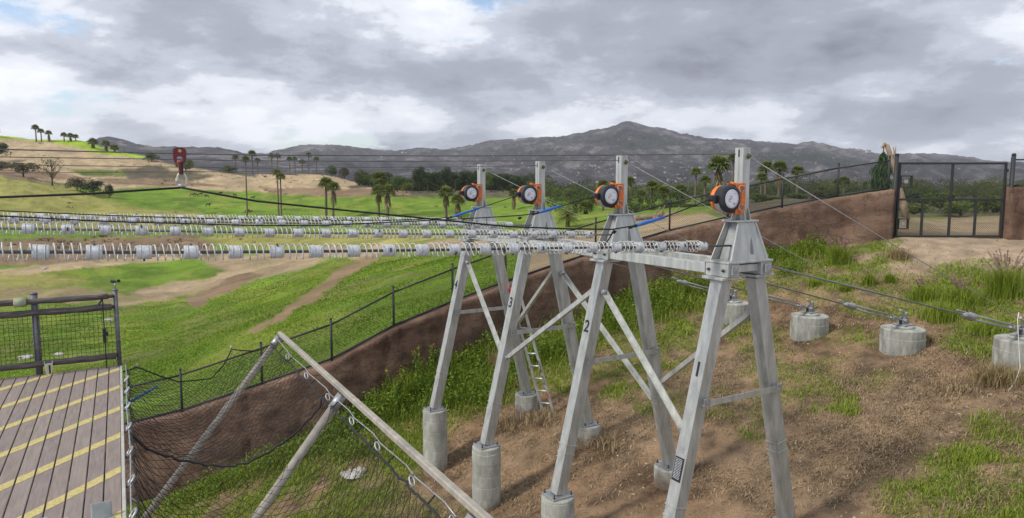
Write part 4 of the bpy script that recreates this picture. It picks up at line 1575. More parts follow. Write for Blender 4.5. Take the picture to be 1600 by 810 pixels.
def build_trolley():
    c = Vector(P_line(280.5, 241, 0))
    root = empty('zip_trolley', c, ANG)
    s = 1 / 212.0                # metres per photo pixel here
    def sh(pts, y0, y1):
        return MB().prism([(x * s / .87, y0, z * s) for x, z in pts], (0, y0, 0), (0, y1, 0))
    arch = [(-8.5, -8), (-8.5, 3), (-7, 7), (-3, 10), (0, 10.5), (3, 10), (7, 7), (8.5, 3), (8.5, -3), (7.5, -12), (5.5, -15), (4.2, -15), (4.2, -6), (2.5, -4), (-2.5, -4), (-4.2, -6), (-4.2, -15), (-5.5, -15), (-7.5, -12)]
    for a, b in ((-.035, -.025), (.025, .035)):
        sh(arch, a, b).build('side_plate', RED, root)
    for x in (-4, 4):
        MB().lathe([(.030, -.02), (.022, 0), (.030, .02)], 16, Matrix.Translation((x * s, 0, 4.5 * s)) @ Matrix.Rotation(math.pi / 2, 4, 'X')).build('sheave', STEEL_DARK, root)
    MB().lathe([(.012, -.042), (.012, .042)], 12, Matrix.Translation((0, 0, 5 * s)) @ Matrix.Rotation(math.pi / 2, 4, 'X')).build('axle_bolt', mat('brass', (.45, .33, .12), .35, .8), root)
    MB().tube([(-4.5 * s, 0, -13 * s), (4.5 * s, 0, -13 * s)], .012, 8).build('cross_pin', mat('pink_pin', (.5, .12, .13), .5), root)
    MB().box((-.012, -.012, -34 * s), (.010, .012, -13 * s), .003).build('webbing', RED, root)
    MB().box((.010, -.013, -34 * s), (.022, .013, -12 * s), .003).build('webbing_edge', BLACK, root)
    ring = lambda cx, cz, rx, rz, tilt=0: [(cx * s + (rx * math.cos(t) * math.cos(tilt) - rz * math.sin(t) * math.sin(tilt)) * s, 0, cz * s + (rx * math.cos(t) * math.sin(tilt) + rz * math.sin(t) * math.cos(tilt)) * s) for t in [k * 2 * math.pi / 20 for k in range(20)]]
    cb = MB().tube(ring(2, -43, 7, 11.5, R(6)), .009, 7, closed=True).build('carabiner', SAGE, root)
    MB().tube([(-5.2 * s, 0, -40 * s), (-5.2 * s, 0, -48 * s)], .014, 8).build('gate_sleeve', PALEH, cb)
    MB().lathe([(.018, -57 * s), (.024, -54 * s), (.024, -51 * s), (.012, -49 * s)], 12).build('swivel', GALV, root)
    tag(root, 'dark red trolley with carabiner riding the topmost zip cable at left', 'trolley')


build_trolley()

# ------------------------------------------------------------------ anchors and stays to the right
for n in range(4):
    p, zg, zt = anch[n]
    r = 0.44
    h = zt - zg
    g = gz(*p)
    prof = [(r - .02, -.5), (r, -.35), (r + .004, zt - g - .21), (r + .004, zt - g - .21), (r - .004, zt - g - .205), (r - .004, zt - g - .205), (r - .004, zt - g - .03), (r - .004, zt - g - .03), (r - .012, zt - g - .008), (r - .03, zt - g)]
    root = empty('anchor_block', (p[0], p[1], g), ANG)
    zz = zt - g
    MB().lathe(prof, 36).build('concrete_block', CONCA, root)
    MB().lathe([(.22, zz), (.23, zz + .02), (.20, zz + .05), (.16, zz + .06)], 24).build('base_ring', CONC, root)
    MB().box((-.17, -.15, zz + .061), (.17, .15, zz + .085), .004).build('base_plate', GALV, root)
    lug = MB()
    for y in (-.055, .04):
        lug.prism([(-.10, y, zz + .085), (.12, y, zz + .085), (.10, y, zz + .16), (.0, y, zz + .24), (-.10, y, zz + .19)], (0, 0, 0), (0, .018, 0))
    lug.build('lug', GALV, root)
    MB().tube([(-.04, -.10, zz + .17), (-.04, .10, zz + .17)], .028, 10).build('pin', GALV, root)
    MB().lathe([(.045, zz + .18), (.05, zz + .19), (.05, zz + .29), (.055, zz + .30), (.055, zz + .33), (.03, zz + .335)], 12, Matrix.Translation((.05, .0, 0))).build('stay_socket', GALV, root)
    MB().tube([(.05, 0, zz + .32), (-.06, 0, zz + .35), (-.15, 0, zz + .40)], .022, 8).build('thimble', GALV, root)
    lb = ['concrete anchor block cut by the right edge of the picture', 'concrete anchor block second from the right edge', 'concrete anchor block third from the right, left of the largest full one',
          'concrete anchor block partly hidden behind the nearest tower'][n]
    tag(root, lb, 'anchor', 'concrete anchors of the stays')
    # heavy stay with turnbuckle from the collar to the pin
    a = loc2w(n, .44, 0, 4.0)
    b = loc2w(n, 0, 0, 0); b = Vector((p[0], p[1], g + zz + .17)) - Vector((*W2, 0)) * .04
    d = b - a
    t = d.normalized()
    root = empty('guy_cable', a)
    Ln = d.length
    tb0, tb1 = Ln - 2.05, Ln - 1.75
    MB().tube([Vector(), t * (tb0 + .1)], .013, 8).build('cable', CABLE, root)
    side = Vector((*U2, 0))
    upv = side.cross(t)
    body = MB()
    body.tube([t * (tb0 - .12), t * tb0, t * (tb0 + .05), t * (tb0 + .17), t * (tb0 + .25), t * (tb0 + .32)], [.025, .06, .045, .078, .07, .025], 10)
    body.build('turnbuckle', GALV, root)
    MB().tube([t * (tb0 - .30) - upv * .055, t * (tb0 + .05) - upv * .045], .012, 6).build('cable_tail', GALV, root)
    rods = MB()
    for sg in (-1, 1):
        rods.tube([t * (tb0 + .22) + upv * sg * .035 + side * sg * .02, t * (Ln - .34) + upv * sg * .03 + side * sg * .02], .017, 8)
    rods.build('threaded_rods', GALV, root)
    MB().beam(t * (Ln - .42), t * (Ln - .22), .075, .10, up=tuple(side), ch=.015).beam(t * (Ln - .22), t * (Ln + .03), .035, .07, up=tuple(side), ch=.01).build('jaw', GALV, root)
    tag(root, ['thick stay cable with turnbuckle from tower 1 to the right edge', 'stay cable with turnbuckle from tower 2 to the second anchor block',
               'stay cable with turnbuckle from tower 3 to the third anchor block', 'stay cable from the farthest tower to the anchor behind tower 1'][n], 'cable', 'guy cables with turnbuckles')
    # thin back stay from the mast top
    zc = z_at(*BASE[n], [241, 251, 259, 264][n])
    a = loc2w(n, .11, 0, zc - .03)
    b = Vector((p[0], p[1], g + zz + .38)) - Vector((*W2, 0)) * .12
    o = MB().tube([Vector(), (b - a) * .5 + Vector((0, 0, -.03)), b - a], .0065, 6).build('back_stay', GALV)
    o.location = a
    tag(o, ['thin steel back stay from the top of tower 1 down to the right', 'thin steel back stay from the top of tower 2 passing behind tower 1',
            'thin steel back stay from the top of tower 3', 'thin steel back stay from the top of the farthest tower'][n], 'cable', 'thin back stays')
# hanging cord by the rightmost anchor
p, zg, zt = anch[0]
w_ = [P(1592, 488, 11.9), P(1590, 500, 11.85), P(1592, 540, 11.8), P(1594, 575, 11.7), P(1585, 600, 11.6), P(1575, 613, 11.5)]
w_[-1][2] = gz(w_[-1][0], w_[-1][1]) + .01
o = MB().tube([Vector(q) - Vector(w_[0]) for q in w_], .007, 6).build('white_wire', mat('white_cord', (.6, .6, .6), .6))
o.location = w_[0]
tag(o, 'thin white cord hanging beside the anchor at the right edge', 'cord')

# ladder against the rear leg of the farthest tower
def build_ladder():
    b0 = P(857, 634, 15.05); b0[2] = gz(b0[0], b0[1])
    top = P(803, 452, 14.95)
    b0, top = Vector(b0), Vector(top)
    d = top - b0
    t = d.normalized()
    sv = Vector((0.70, -.71, 0)); sv = (sv - t * sv.dot(t)).normalized()
    root = empty('ladder', b0)
    W = .34
    for s in (-.5, .5):
        MB().beam(sv * W * s, d + sv * W * s * .9, .028, .075, up=tuple(sv), ch=.004).build('side_rail', ALU, root)
    Ln = d.length
    k = .25
    while k < Ln - .1:
        MB().tube([t * k - sv * W * .5, t * k + sv * W * .5], .02, 8).build('rung', ALU, root)
        k += .30
    MB().beam(d - t * .06, d + t * .03, W + .06, .09, up=tuple(t.cross(sv)), ch=.01).build('top_cap', mat('red_cap', (.55, .03, .03), .5), root)
    nrm = t.cross(sv).normalized()
    if nrm.y > 0: nrm = -nrm
    for k, L_, m in ((1.02, .28, BLK_PAINT), (.72, .22, BLK_PAINT), (.40, .14, mat('red_cap', (.55, .03, .03), .5))):
        for s in (-.5,) if k != .72 else (.5,):
            c = t * k + sv * W * .5
            st_ = MB().beam(c + nrm * .039 + t * 0, c + nrm * .039 + t * L_, .024, .002, up=tuple(nrm), ch=0).build('sticker', m, root)
            if m is BLK_PAINT:
                MB().beam(c + nrm * .0405 + t * L_ * .25, c + nrm * .0405 + t * L_ * .8, .008, .001, up=tuple(nrm), ch=0).build('printed_line', WHITE, st_)
    tag(root, 'aluminium ladder with stickers leaning on the farthest tower leg', 'ladder')


build_ladder()
# ------------------------------------------------------------------ launch deck, railing, net
DZ = 2.25
CORN = Pz(187, 572, DZ)
to_loc = lambda p: (float((np.asarray(p)[:2] - CORN[:2]) @ W2), float((np.asarray(p)[:2] - CORN[:2]) @ U2))


def build_deck():
    root = empty('deck_platform', CORN, ANG)
    BWD, GAP, NB, YN = 0.145, 0.011, 22, -9.0
    variants = [MB().box((-BWD + GAP, YN, -.03), (0, 0, 0), .004).mesh('deck_board') for _ in range(3)]
    tones = [BOARD, mat('deck_board_b', (0.222, 0.182, 0.165), .8, 0, .14, 6, .12, 30, stretch=(7, .6, 7)), mat('deck_board_c', (0.25, 0.205, 0.182), .8, 0, .13, 4, .12, 30, stretch=(7, .6, 7))]
    for me, m in zip(variants, tones):
        me.materials.append(m)
    for k in range(NB):
        o = link('deck_board', variants[(k * 7) % 3], None, root)
        o.location = (-k * BWD, 0, 0)
    MB().box((.004, YN, -.17), (.034, .0, .006), .004).build('edge_trim', mat('pale_trim', (.42, .41, .38), .6, 0, .12, 6), root)
    MB().box((-BWD * NB, .002, -.2), (.034, .032, .0), .004).build('end_trim', BOARD, root)
    for k in range(8):
        y = -.4 - k * 1.15
        MB().box((-BWD * NB, y - .04, -.25), (-.01, y + .04, -.032), .004).build('joist', STEEL_DARK, root)
    for x in (-.15, -2.9):
        for y in (-.4, -3.85, -7.3):
            w = CORN[:2] + W2 * x + U2 * y
            g = gz(w[0], w[1]) - DZ
            MB().box((x - .06, y - .06, g - .3), (x + .06, y + .06, -.252), .006).build('support_post', STEEL_DARK, root)
    # grip strips: each lies in pieces on the boards it crosses
    a, b = to_loc(Pz(0, 705, DZ)), to_loc(Pz(175, 637, DZ))
    sl = (b[1] - a[1]) / (b[0] - a[0])
    ends = [to_loc(Pz(px, py, DZ))[1] for px, py in ((184, 577), (181, 605), (178, 638), (173, 681), (168, 737))]
    step = abs(ends[-1] - ends[0]) / 4
    ys = [ends[0] + step * 2, ends[0] + step, ends[0]] + [ends[0] - step * k for k in range(1, 9)]
    hw = .060 * math.sqrt(1 + sl * sl)
    for ye in ys:
        mb = MB()
        for k in range(NB):
            x1 = -k * BWD - .003; x0 = x1 - BWD + GAP + .006
            poly = [(x0, ye + sl * x0 - hw), (x1, ye + sl * x1 - hw), (x1, ye + sl * x1 + hw), (x0, ye + sl * x0 + hw)]
            if max(p[1] for p in poly) > -.004 or min(p[1] for p in poly) < YN:
                # cut at the far end
                poly = [(x, min(y, -.004)) for x, y in poly]
                if max(p[1] for p in poly) - min(p[1] for p in poly) < .01 or min(p[1] for p in poly) < YN:
                    continue
                if poly[2][1] == poly[1][1] and poly[3][1] == poly[0][1]:
                    continue
            mb.prism([(x, y, .0005) for x, y in poly], (0, 0, 0), (0, 0, .0022))
        if mb.v:
            mb.build('grip_strip', TAPE, root)
    # eye bolts and the lashing cable along the edge
    for py in (596, 614, 639, 672, 711, 757, 812):
        y = to_loc(Pz(186, py, DZ))[1]
        pts = [(.078 + .03 * math.sin(t), y + .055 * math.cos(t), .012 + .045 * math.sin(t)) for t in [k * 2 * math.pi / 16 for k in range(16)]]
        e = MB().tube(pts, .012, 6, closed=True).build('eye_bolt', GALV, root)
        MB().tube([(.034, y, -.035), (.09, y, -.035)], .012, 8).build('shank', GALV, e)
    MB().tube([(.078, .05, .012)] + [(.078 + .008 * math.sin(k), -.5 * k, .005) for k in range(1, 18)], .007, 6).build('edge_cable', GALV, root)
    # grey bracket plate at the near edge
    p = to_loc(Pz(159, 812, DZ))
    M = Matrix.Translation((p[0], p[1], 0)) @ Matrix.Rotation(R(-28), 4, 'X') @ Matrix.Rotation(R(8), 4, 'Z')
    MB().box((-.075, -.012, .003), (.075, .012, .14), .006, M).box((-.09, -.10, .003), (.09, -.012, .012), .002, Matrix.Translation((p[0], p[1], 0))).build('kick_plate', mat('grey_plate', (.30, .33, .32), .5, .2), root)
    for px in (70, 103):
        q = to_loc(Pz(px, 815, DZ))
        MB().lathe([(.035, .003), (.035, .02), (.02, .03)], 14, Matrix.Translation((q[0], q[1], 0))).build('cleat', GALV, root)
    tag(root, 'grey-brown plank deck with yellow diagonal grip strips at lower left', 'deck')


def build_railing():
    root = empty('deck_railing', CORN, ANG)
    cz = lambda py: z_at(CORN[0], CORN[1], py) - DZ
    zt, z2, zb, zp = cz(463), cz(479.5), cz(556), cz(455)
    XL = -4.2
    px2 = to_loc(Pz(62, 583, DZ))[0]
    posts = [0.0, px2, px2 * 2, px2 * 3]
    y = 0.06
    for i, x in enumerate(posts):
        rr = .033 if i == 0 else .048
        h = zp if i == 0 else zp + .02
        po = MB().tube([(x, y + .04 * (i > 0), -.35), (x, y + .04 * (i > 0), h)], rr, 12).build('post', POSTG, root)
        MB().lathe([(rr + .004, h - .002), (rr + .004, h + .015), (rr * .6, h + .028)], 12, Matrix.Translation((x, y + .04 * (i > 0), 0))).build('post_cap', POSTG, po)
    rr = random.Random(2)
    def log(z, x1, r0, name):
        pts = []; rad = []
        n = 26
        for k in range(n + 1):
            x = XL + (x1 - XL) * k / n
            pts.append((x, y - .045 + rr.uniform(-.006, .006), z + rr.uniform(-.007, .007))); rad.append(r0 * rr.uniform(.9, 1.1))
        return MB().tube(pts, rad, 10).build(name, RAILW, root)
    log(zt, -.10, .043, 'top_rail')
    log(z2, -.06, .047, 'second_rail')
    log(zb, -.04, .047, 'bottom_rail')
    for z in (zt, z2, zb):
        MB().tube([(-.12, y - .045, z), (.0, y, z)], .028, 8).build('rail_bracket', STEEL_DARK, root)
    MB().tube([(-.17, y - .045, zt - .03), (-.22, y - .06, zt - .10), (-.20, y - .06, zt - .17), (-.12, y - .05, zt - .19)], .014, 6).build('hose_loop', BLACK, root)
    mb = MB()
    p = .058
    z0, z1 = zb + .03, z2 - .03
    x = XL
    while x < -.02:
        mb.tube([(x, y - .0, z0), (x, y - .0, z1)], .0034, 4, caps=False)
        x += p
    z = z0
    while z < z1:
        mb.tube([(XL, y + .006, z), (-.02, y + .006, z)], .0034, 4, caps=False)
        z += p
    mb.build('wire_mesh', WIRE, root)
    xs = to_loc(Pz(27, 583, DZ))[0] + .13
    MB().tube([(xs - .075, y - .045, zt), (xs + .075, y - .045, zt)], .068, 12).build('wrapped_tag', mat('pale_green_tag', (.30, .33, .22), .7), root)
    # black strap with buckle hanging on the mesh
    xb = to_loc(Pz(167, 573, DZ))[0]
    st_ = MB().box((xb - .008, y - .12, -.02), (xb + .008, y - .112, zt), .001).build('strap', BLACK, root)
    MB().box((xb - .022, y - .128, .40), (xb + .022, y - .104, .62), .006).box((xb + .018, y - .126, .50), (xb + .05, y - .106, .56), .004).build('buckle', BLACK, st_)
    tag(root, 'log-railed wire mesh railing with grey posts at the left deck end', 'railing')
    # anemometer on the corner post
    w = Vector((CORN[0], CORN[1], DZ)) + Vector((*(U2 * y), zp + .028))
    an = empty('anemometer', w, ANG)
    MB().tube([(0, 0, 0), (0, 0, .10)], .010, 8).build('stem', GALV, an)
    MB().lathe([(.018, .095), (.022, .105), (.016, .13)], 12).build('hub', BLACK, an)
    for k in range(3):
        t = R(10 + 120 * k)
        d = Vector((math.cos(t), math.sin(t), 0))
        c = d * .055 + Vector((0, 0, .115))
        cup = MB().lathe([(.004, -.026), (.018, -.02), (.026, 0), (.024, .004), (.01, -.01)], 12, Matrix.Translation(c) @ Matrix.Rotation(t, 4, 'Z') @ Matrix.Rotation(R(90), 4, 'X')).build('cup', BLACK, an)
        MB().tube([(0, 0, .115), c], .004, 6).build('arm', BLACK, cup)
    tag(an, 'small black cup anemometer on top of the railing corner post', 'anemometer')
    # white cup-shaped bracket at the bottom rail
    q = Pz(78, 583, DZ)
    lx, ly = to_loc(q)
    w = Vector((CORN[0], CORN[1], DZ)) + Vector((*(W2 * lx + U2 * (y - .045 - .075)), 0))
    cup = empty('white_bracket', w, ANG)
    mb = MB().prism([(-.055, -.02, .20), (-.035, -.02, .0), (.035, -.02, .0), (.055, -.02, .20), (.045, -.02, .20), (.045, -.02, .17), (-.045, -.02, .17), (-.045, -.02, .20)], (0, 0, 0), (0, .03, 0))
    mb.build('body', mat('cream_plastic', (.62, .60, .50), .5), cup)
    MB().box((.002, -.024, .02), (.024, -.0205, .15), .001).build('dark_slot', DARKHOLE, cup)
    tag(cup, 'small cream cup-shaped holder against the bottom rail log', 'holder')


build_deck()
build_railing()

# --- net frame: pipe parallel to the deck edge on raking struts
r_ = ray(438, 522)
t_ = (U2 @ (CORN[:2])) / (U2 @ r_[:2])
PE = np.array([0, 0, CZ]) + r_ * t_
PA = to_loc(PE)[0]
PZ = PE[2] - DZ


def build_net():
    root = empty('net_frame', CORN, ANG)
    MB().beam((PA, .05, PZ), (PA, -9, PZ), .068, .068, up=(0, 0, 1), ch=.01).build('outer_pipe', PIPEB, root)
    ly = lambda px, py: to_loc(Pz(px, py, PE[2]))[1]
    for y in (-.02, ly(530, 612), ly(737, 800)):
        w = CORN[:2] + W2 * .38 + U2 * y
        a = Vector((PA - .02, y, PZ - .05))
        d = Vector((PA - .38, 0, PZ - (-.05 - DZ))) 
        bx = .18
        slope = (PZ + 2.30) / (PA - .38)
        zb = PZ - slope * (PA - bx)
        g = gz(*(CORN[:2] + W2 * bx + U2 * y)) - DZ
        b = Vector((bx, y, zb))
        if zb > g:
            k = (PZ - g + .2) / (PZ - zb)
            b = Vector((PA - (PA - bx) * k, y, g - .2))
        st_ = MB().tube([a, b], .055, 12).build('strut', PIPEB, root)
        MB().tube([a + (b - a) * .0, a + (b - a) * .035], .064, 12).build('strut_collar', GALV, st_)
    # lashing cable under the pipe with clips
    cab = [(PA - .09, .0, PZ - .03)]
    ys = [ly(px, py) for px, py in ((452, 545), (480, 573), (512, 605), (547, 641), (582, 680), (630, 733), (690, 795))]
    for y in ys:
        cab.append((PA - .085, y + .25, PZ - .085)); cab.append((PA - .10, y, PZ - .10))
    MB().tube(cab, .007, 6).build('lashing_cable', GALV, root)
    for y in ys:
        pts = [(PA - .13 + .022 * math.cos(t), y + .035 * math.sin(t), PZ - .13 + .035 * math.sin(t)) for t in [k * 2 * math.pi / 14 for k in range(14)]]
        MB().tube(pts, .009, 6, closed=True).build('clip', GALV, root)
    tag(root, 'beige pipe frame on raking struts holding the safety net', 'net frame')

    # net: a short far panel and a long near panel, both hung between the deck edge and the pipe
    root = empty('safety_net', CORN, ANG)
    x0, x1 = .11, PA - .17
    z0, z1 = -.06, PZ - .16
    yd = to_loc(Pz(187, 672, DZ))[1]; yp = ly(505, 603)
    hp = []
    for px, py in ((191, 582), (215, 574), (250, 588), (280, 597), (330, 592), (350, 570), (362, 546), (378, 548), (400, 549), (420, 540), (436, 524)):
        rr = ray(px, py); tt = (U2 @ CORN[:2]) / (U2 @ rr[:2]); q = np.array([0, 0, CZ]) + rr * tt
        hp.append(Vector((to_loc(q)[0], 0, q[2] - DZ)))
    hx = [h.x for h in hp]; hz = [h.z for h in hp]

    def surf_a(u, v):
        x = x0 + (x1 - x0) * v
        y = u * ((1 - v) * yd + v * yp) + .05 * np.sin(v * 7) * u
        bow = 4 * v * (1 - v)
        zf = np.interp(x, hx, hz)
        zn = z0 + (z1 - z0) * v - .62 * bow ** .8
        k = u ** .8
        return np.stack([x, y, zf * (1 - k) + zn * k - .16 * np.sin(np.pi * u) * bow + .02 * np.sin(u * 17 + v * 13)], -1)

    def surf_b(u, v):
        x = x0 + (x1 - x0) * v
        ya = (1 - v) * yd + v * yp + .05 * np.sin(v * 7)
        y = ya + u * (-8.6 - ya)
        bow = 4 * v * (1 - v)
        sag = .64 + .42 * np.clip(u * 3, 0, 1) + .06 * np.sin(u * 15)
        return np.stack([x, y, z0 + (z1 - z0) * v - sag * bow ** .8 + .03 * np.sin(u * 30 + v * 9) * bow], -1)

    def weave(fn, NU, NV, r, jit):
        ii, jj = np.meshgrid(np.arange(NU + 1), np.arange(NV + 1), indexing='ij')
        S = fn(ii / NU, jj / NV)
        S += rng.normal(0, jit, S.shape)
        A, B = [], []
        for i in range(NU):
            for j in range(NV + 1):
                if (i + j) % 2 == 0:
                    if j < NV: A.append(S[i, j]); B.append(S[i + 1, j + 1])
                    if j > 0: A.append(S[i, j]); B.append(S[i + 1, j - 1])
        A, B = np.array(A), np.array(B)
        T = B - A; T /= np.linalg.norm(T, axis=1)[:, None]
        n1 = np.cross(T, np.array([0.1, 0.05, 1.0])); n1 /= np.linalg.norm(n1, axis=1)[:, None]
        n2 = np.cross(T, n1)
        ring = [n1 * math.cos(a) + n2 * math.sin(a) for a in (0, 2.094, 4.189)]
        V = np.stack([A + r * q for q in ring] + [B + r * q for q in ring], 1)
        fc = np.array([(0, 1, 4, 3), (1, 2, 5, 4), (2, 0, 3, 5)])[None] + (np.arange(len(A)) * 6)[:, None, None]
        o = link('net_mesh', np_mesh('net_mesh', V.reshape(-1, 3), [fc.reshape(-1, 4)]), NETM, root)
        o['kind'] = 'stuff'
        return S
    SA = weave(surf_a, 44, 44, .0036, .007)
    SB = weave(surf_b, 74, 30, .0033, .008)
    MB().tube(hp, .011, 6).build('border_rope', NETM, root)
    MB().tube([Vector(SA[-1, j]) for j in range(45)], .015, 6).build('seam_rope', NETM, root)
    for S in (SA, SB):
        for j in (0, -1):
            MB().tube([Vector(S[i, j]) for i in range(len(S))], .012, 6).build('border_rope', NETM, root)
    for S, st_ in ((SA, 9), (SB, 7)):
        for i in range(0, len(S) - 8, st_):
            a = Vector(S[i, -1])
            MB().tube([a, Vector((PA - .10, a.y, PZ - .09))], .008, 6).build('tie', NETM, root)
            a = Vector(S[i, 0])
            MB().tube([a, Vector((.076, a.y, .0))], .008, 6).build('tie', GALV, root)
    for px, py in ((215, 573), (362, 545)):
        rr = ray(px, py); tt = (U2 @ CORN[:2]) / (U2 @ rr[:2]); q = np.array([0, 0, CZ]) + rr * tt
        lx = to_loc(q)[0]; lz = q[2] - DZ
        MB().tube([(lx, 0, lz - .02), (lx - .01, 0, lz + .05)], .012, 6).build('hook', GALV, root)
    tag(root, 'sagging black safety net between the deck edge and the beige pipe', 'net')
    # blue strap at the deck corner
    p = [Vector(P(a, b, d)) for a, b, d in ((191, 636, 10.15), (197, 632, 10.2), (225, 616, 10.5), (246, 604, 10.7))]
    root = empty('blue_strap', p[0])
    MB().tube([q - p[0] for q in p], [.012, .022, .02, .014], 8).build('sleeve', BLUE, root)
    MB().tube([p[0] - p[0] - Vector((.16, .06, .0)), Vector((-.06, 0, .0)), Vector((.0, 0, 0))], .012, 6).build('loop', BLACK, root)
    tag(root, 'bright blue strap tied at the deck edge beside the net', 'strap')


build_net()
# ------------------------------------------------------------------ vegetation
def blades(pts, h, w, lean, tint, seg=2, bend=0.5):
    """grass blades as bent strips; pts (n,3)"""
    n = len(pts)
    az = rng.uniform(0, 2 * np.pi, n)
    fa = az + np.pi / 2
    side = np.c_[np.cos(fa), np.sin(fa), np.zeros(n)] * (w / 2)[:, None]
    dirv = np.c_[np.cos(az), np.sin(az), np.zeros(n)]
    V = []
    for k in range(seg + 1):
        t = k / seg
        c = pts + dirv * (lean * h * t ** (1 + bend * 2))[:, None] + np.array([0, 0, 1.0]) * (h * t * np.sqrt(np.clip(1 - (lean * t * .8) ** 2, .05, 1)))[:, None]
        if k < seg:
            s = side * (1 - .45 * t)
            V += [c - s, c + s]
        else:
            V += [c]
    V = np.stack(V, 1)
    m = V.shape[1]
    b = (np.arange(n) * m)[:, None]
    quads = [b + np.array([[2 * k, 2 * k + 1, 2 * k + 3, 2 * k + 2]]) for k in range(seg - 1)]
    tri = b + np.array([[m - 3, m - 2, m - 1]])
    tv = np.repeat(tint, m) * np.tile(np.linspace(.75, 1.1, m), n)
    return V.reshape(-1, 3), quads, tri, np.clip(tv, 0, 1)


def leaf_cloud(cent, size, tint, flat=0.0):
    """leaf-sized pointed quads at the centres"""
    n = len(cent)
    a = rng.normal(size=(n, 3)); a[:, 2] *= (1 - flat); a /= np.linalg.norm(a, axis=1)[:, None]
    b = rng.normal(size=(n, 3)); b = b - a * (a * b).sum(1)[:, None]; b /= np.linalg.norm(b, axis=1)[:, None]
    s = size[:, None]
    V = np.stack([cent - a * s, cent - b * s * .42, cent + a * s, cent + b * s * .42], 1)
    Fq = (np.arange(n) * 4)[:, None] + np.array([[0, 1, 2, 3]])
    return V.reshape(-1, 3), Fq, np.repeat(tint, 4)


def ground_grass():
    n = 640000
    # denser close to the camera
    y = 4.5 + 17.3 * rng.random(n) ** 1.25
    x = (rng.uniform(-.78, .82, n)) * y
    ok = y < wall_y(x) - .28
    x, y = x[ok], y[ok]
    z = near_z(x, y)
    g = green_near(x, y, z)
    keep = rng.random(len(x)) < np.clip(g * 1.25, 0, 1)
    p = np.c_[x, y, z - .01][keep]
    d = fbm(p[:, 0] * 1.3, p[:, 1] * 1.3, 3)
    h = rng.uniform(.03, .12, len(p)) * (1 + 1.8 * np.clip(d, -.3, .5))
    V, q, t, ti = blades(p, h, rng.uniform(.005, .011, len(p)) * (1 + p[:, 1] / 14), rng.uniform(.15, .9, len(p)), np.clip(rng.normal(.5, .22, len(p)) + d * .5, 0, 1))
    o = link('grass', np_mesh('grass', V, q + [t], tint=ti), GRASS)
    tag(o, 'short green grass growing in patches on the bare slope', 'grass', kind='stuff')
    # dry litter on the bare soil
    n = 240000
    y = 4.5 + 17 * rng.random(n) ** 1.35
    x = rng.uniform(-.3, .82, n) * y
    ok = y < wall_y(x) - .3
    x, y = x[ok], y[ok]
    z = near_z(x, y)
    g = green_near(x, y, z)
    px, py = proj(x, y, z)
    roadm = blob(px, py, [(1530, 395, 200, 34, 1), (1440, 420, 80, 18, .6), (1480, 350, 90, 26, 1)])
    lit = (1 - .93 * roadm) * np.clip(.36 + 2.2 * fbm(x * .9 + 60, y * .9, 4), 0.03, 1) * (1 - .7 * g)
    keep = rng.random(len(x)) < lit
    p = np.c_[x, y, z + .004][keep]
    V, q, t, ti = blades(p, rng.uniform(.03, .12, len(p)), rng.uniform(.004, .010, len(p)) * (1 + p[:, 1] / 16), rng.uniform(1.05, 1.26, len(p)), np.clip(rng.beta(1.6, 2.2, len(p)), 0, 1), bend=.1)
    o = link('straw_litter', np_mesh('straw_litter', V, q + [t], tint=ti), STRAW)
    tag(o, 'dry straw and dead stems littering the brown slope', 'straw', kind='stuff')
    # hillside beyond the fence
    n = 260000
    y = 15.5 * (75 / 15.5) ** (rng.random(n) ** .8)
    x = rng.uniform(-.78, .1, n) * y
    ok = y > wall_y(x) + .4
    x, y = x[ok], y[ok]
    z = out_z(x, y)
    c = cover_far(x, y, z)
    keep = rng.random(len(x)) < np.clip((80 - y) / 40, 0, 1) * np.clip((c[:, 1] / c[:, 0] - .9) * 3.5, 0, 1) * .8
    p = np.c_[x, y, z - .01][keep]
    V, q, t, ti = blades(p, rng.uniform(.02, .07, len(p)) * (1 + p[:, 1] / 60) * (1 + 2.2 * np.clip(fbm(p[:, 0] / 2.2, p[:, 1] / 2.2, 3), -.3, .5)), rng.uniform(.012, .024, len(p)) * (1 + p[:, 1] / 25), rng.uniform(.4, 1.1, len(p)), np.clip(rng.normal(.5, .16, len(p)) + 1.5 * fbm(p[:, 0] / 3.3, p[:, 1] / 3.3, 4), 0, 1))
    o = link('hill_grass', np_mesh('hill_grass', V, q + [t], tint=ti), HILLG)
    tag(o, 'bright green grass on the hillside beyond the fence', 'grass', kind='stuff')


ground_grass()


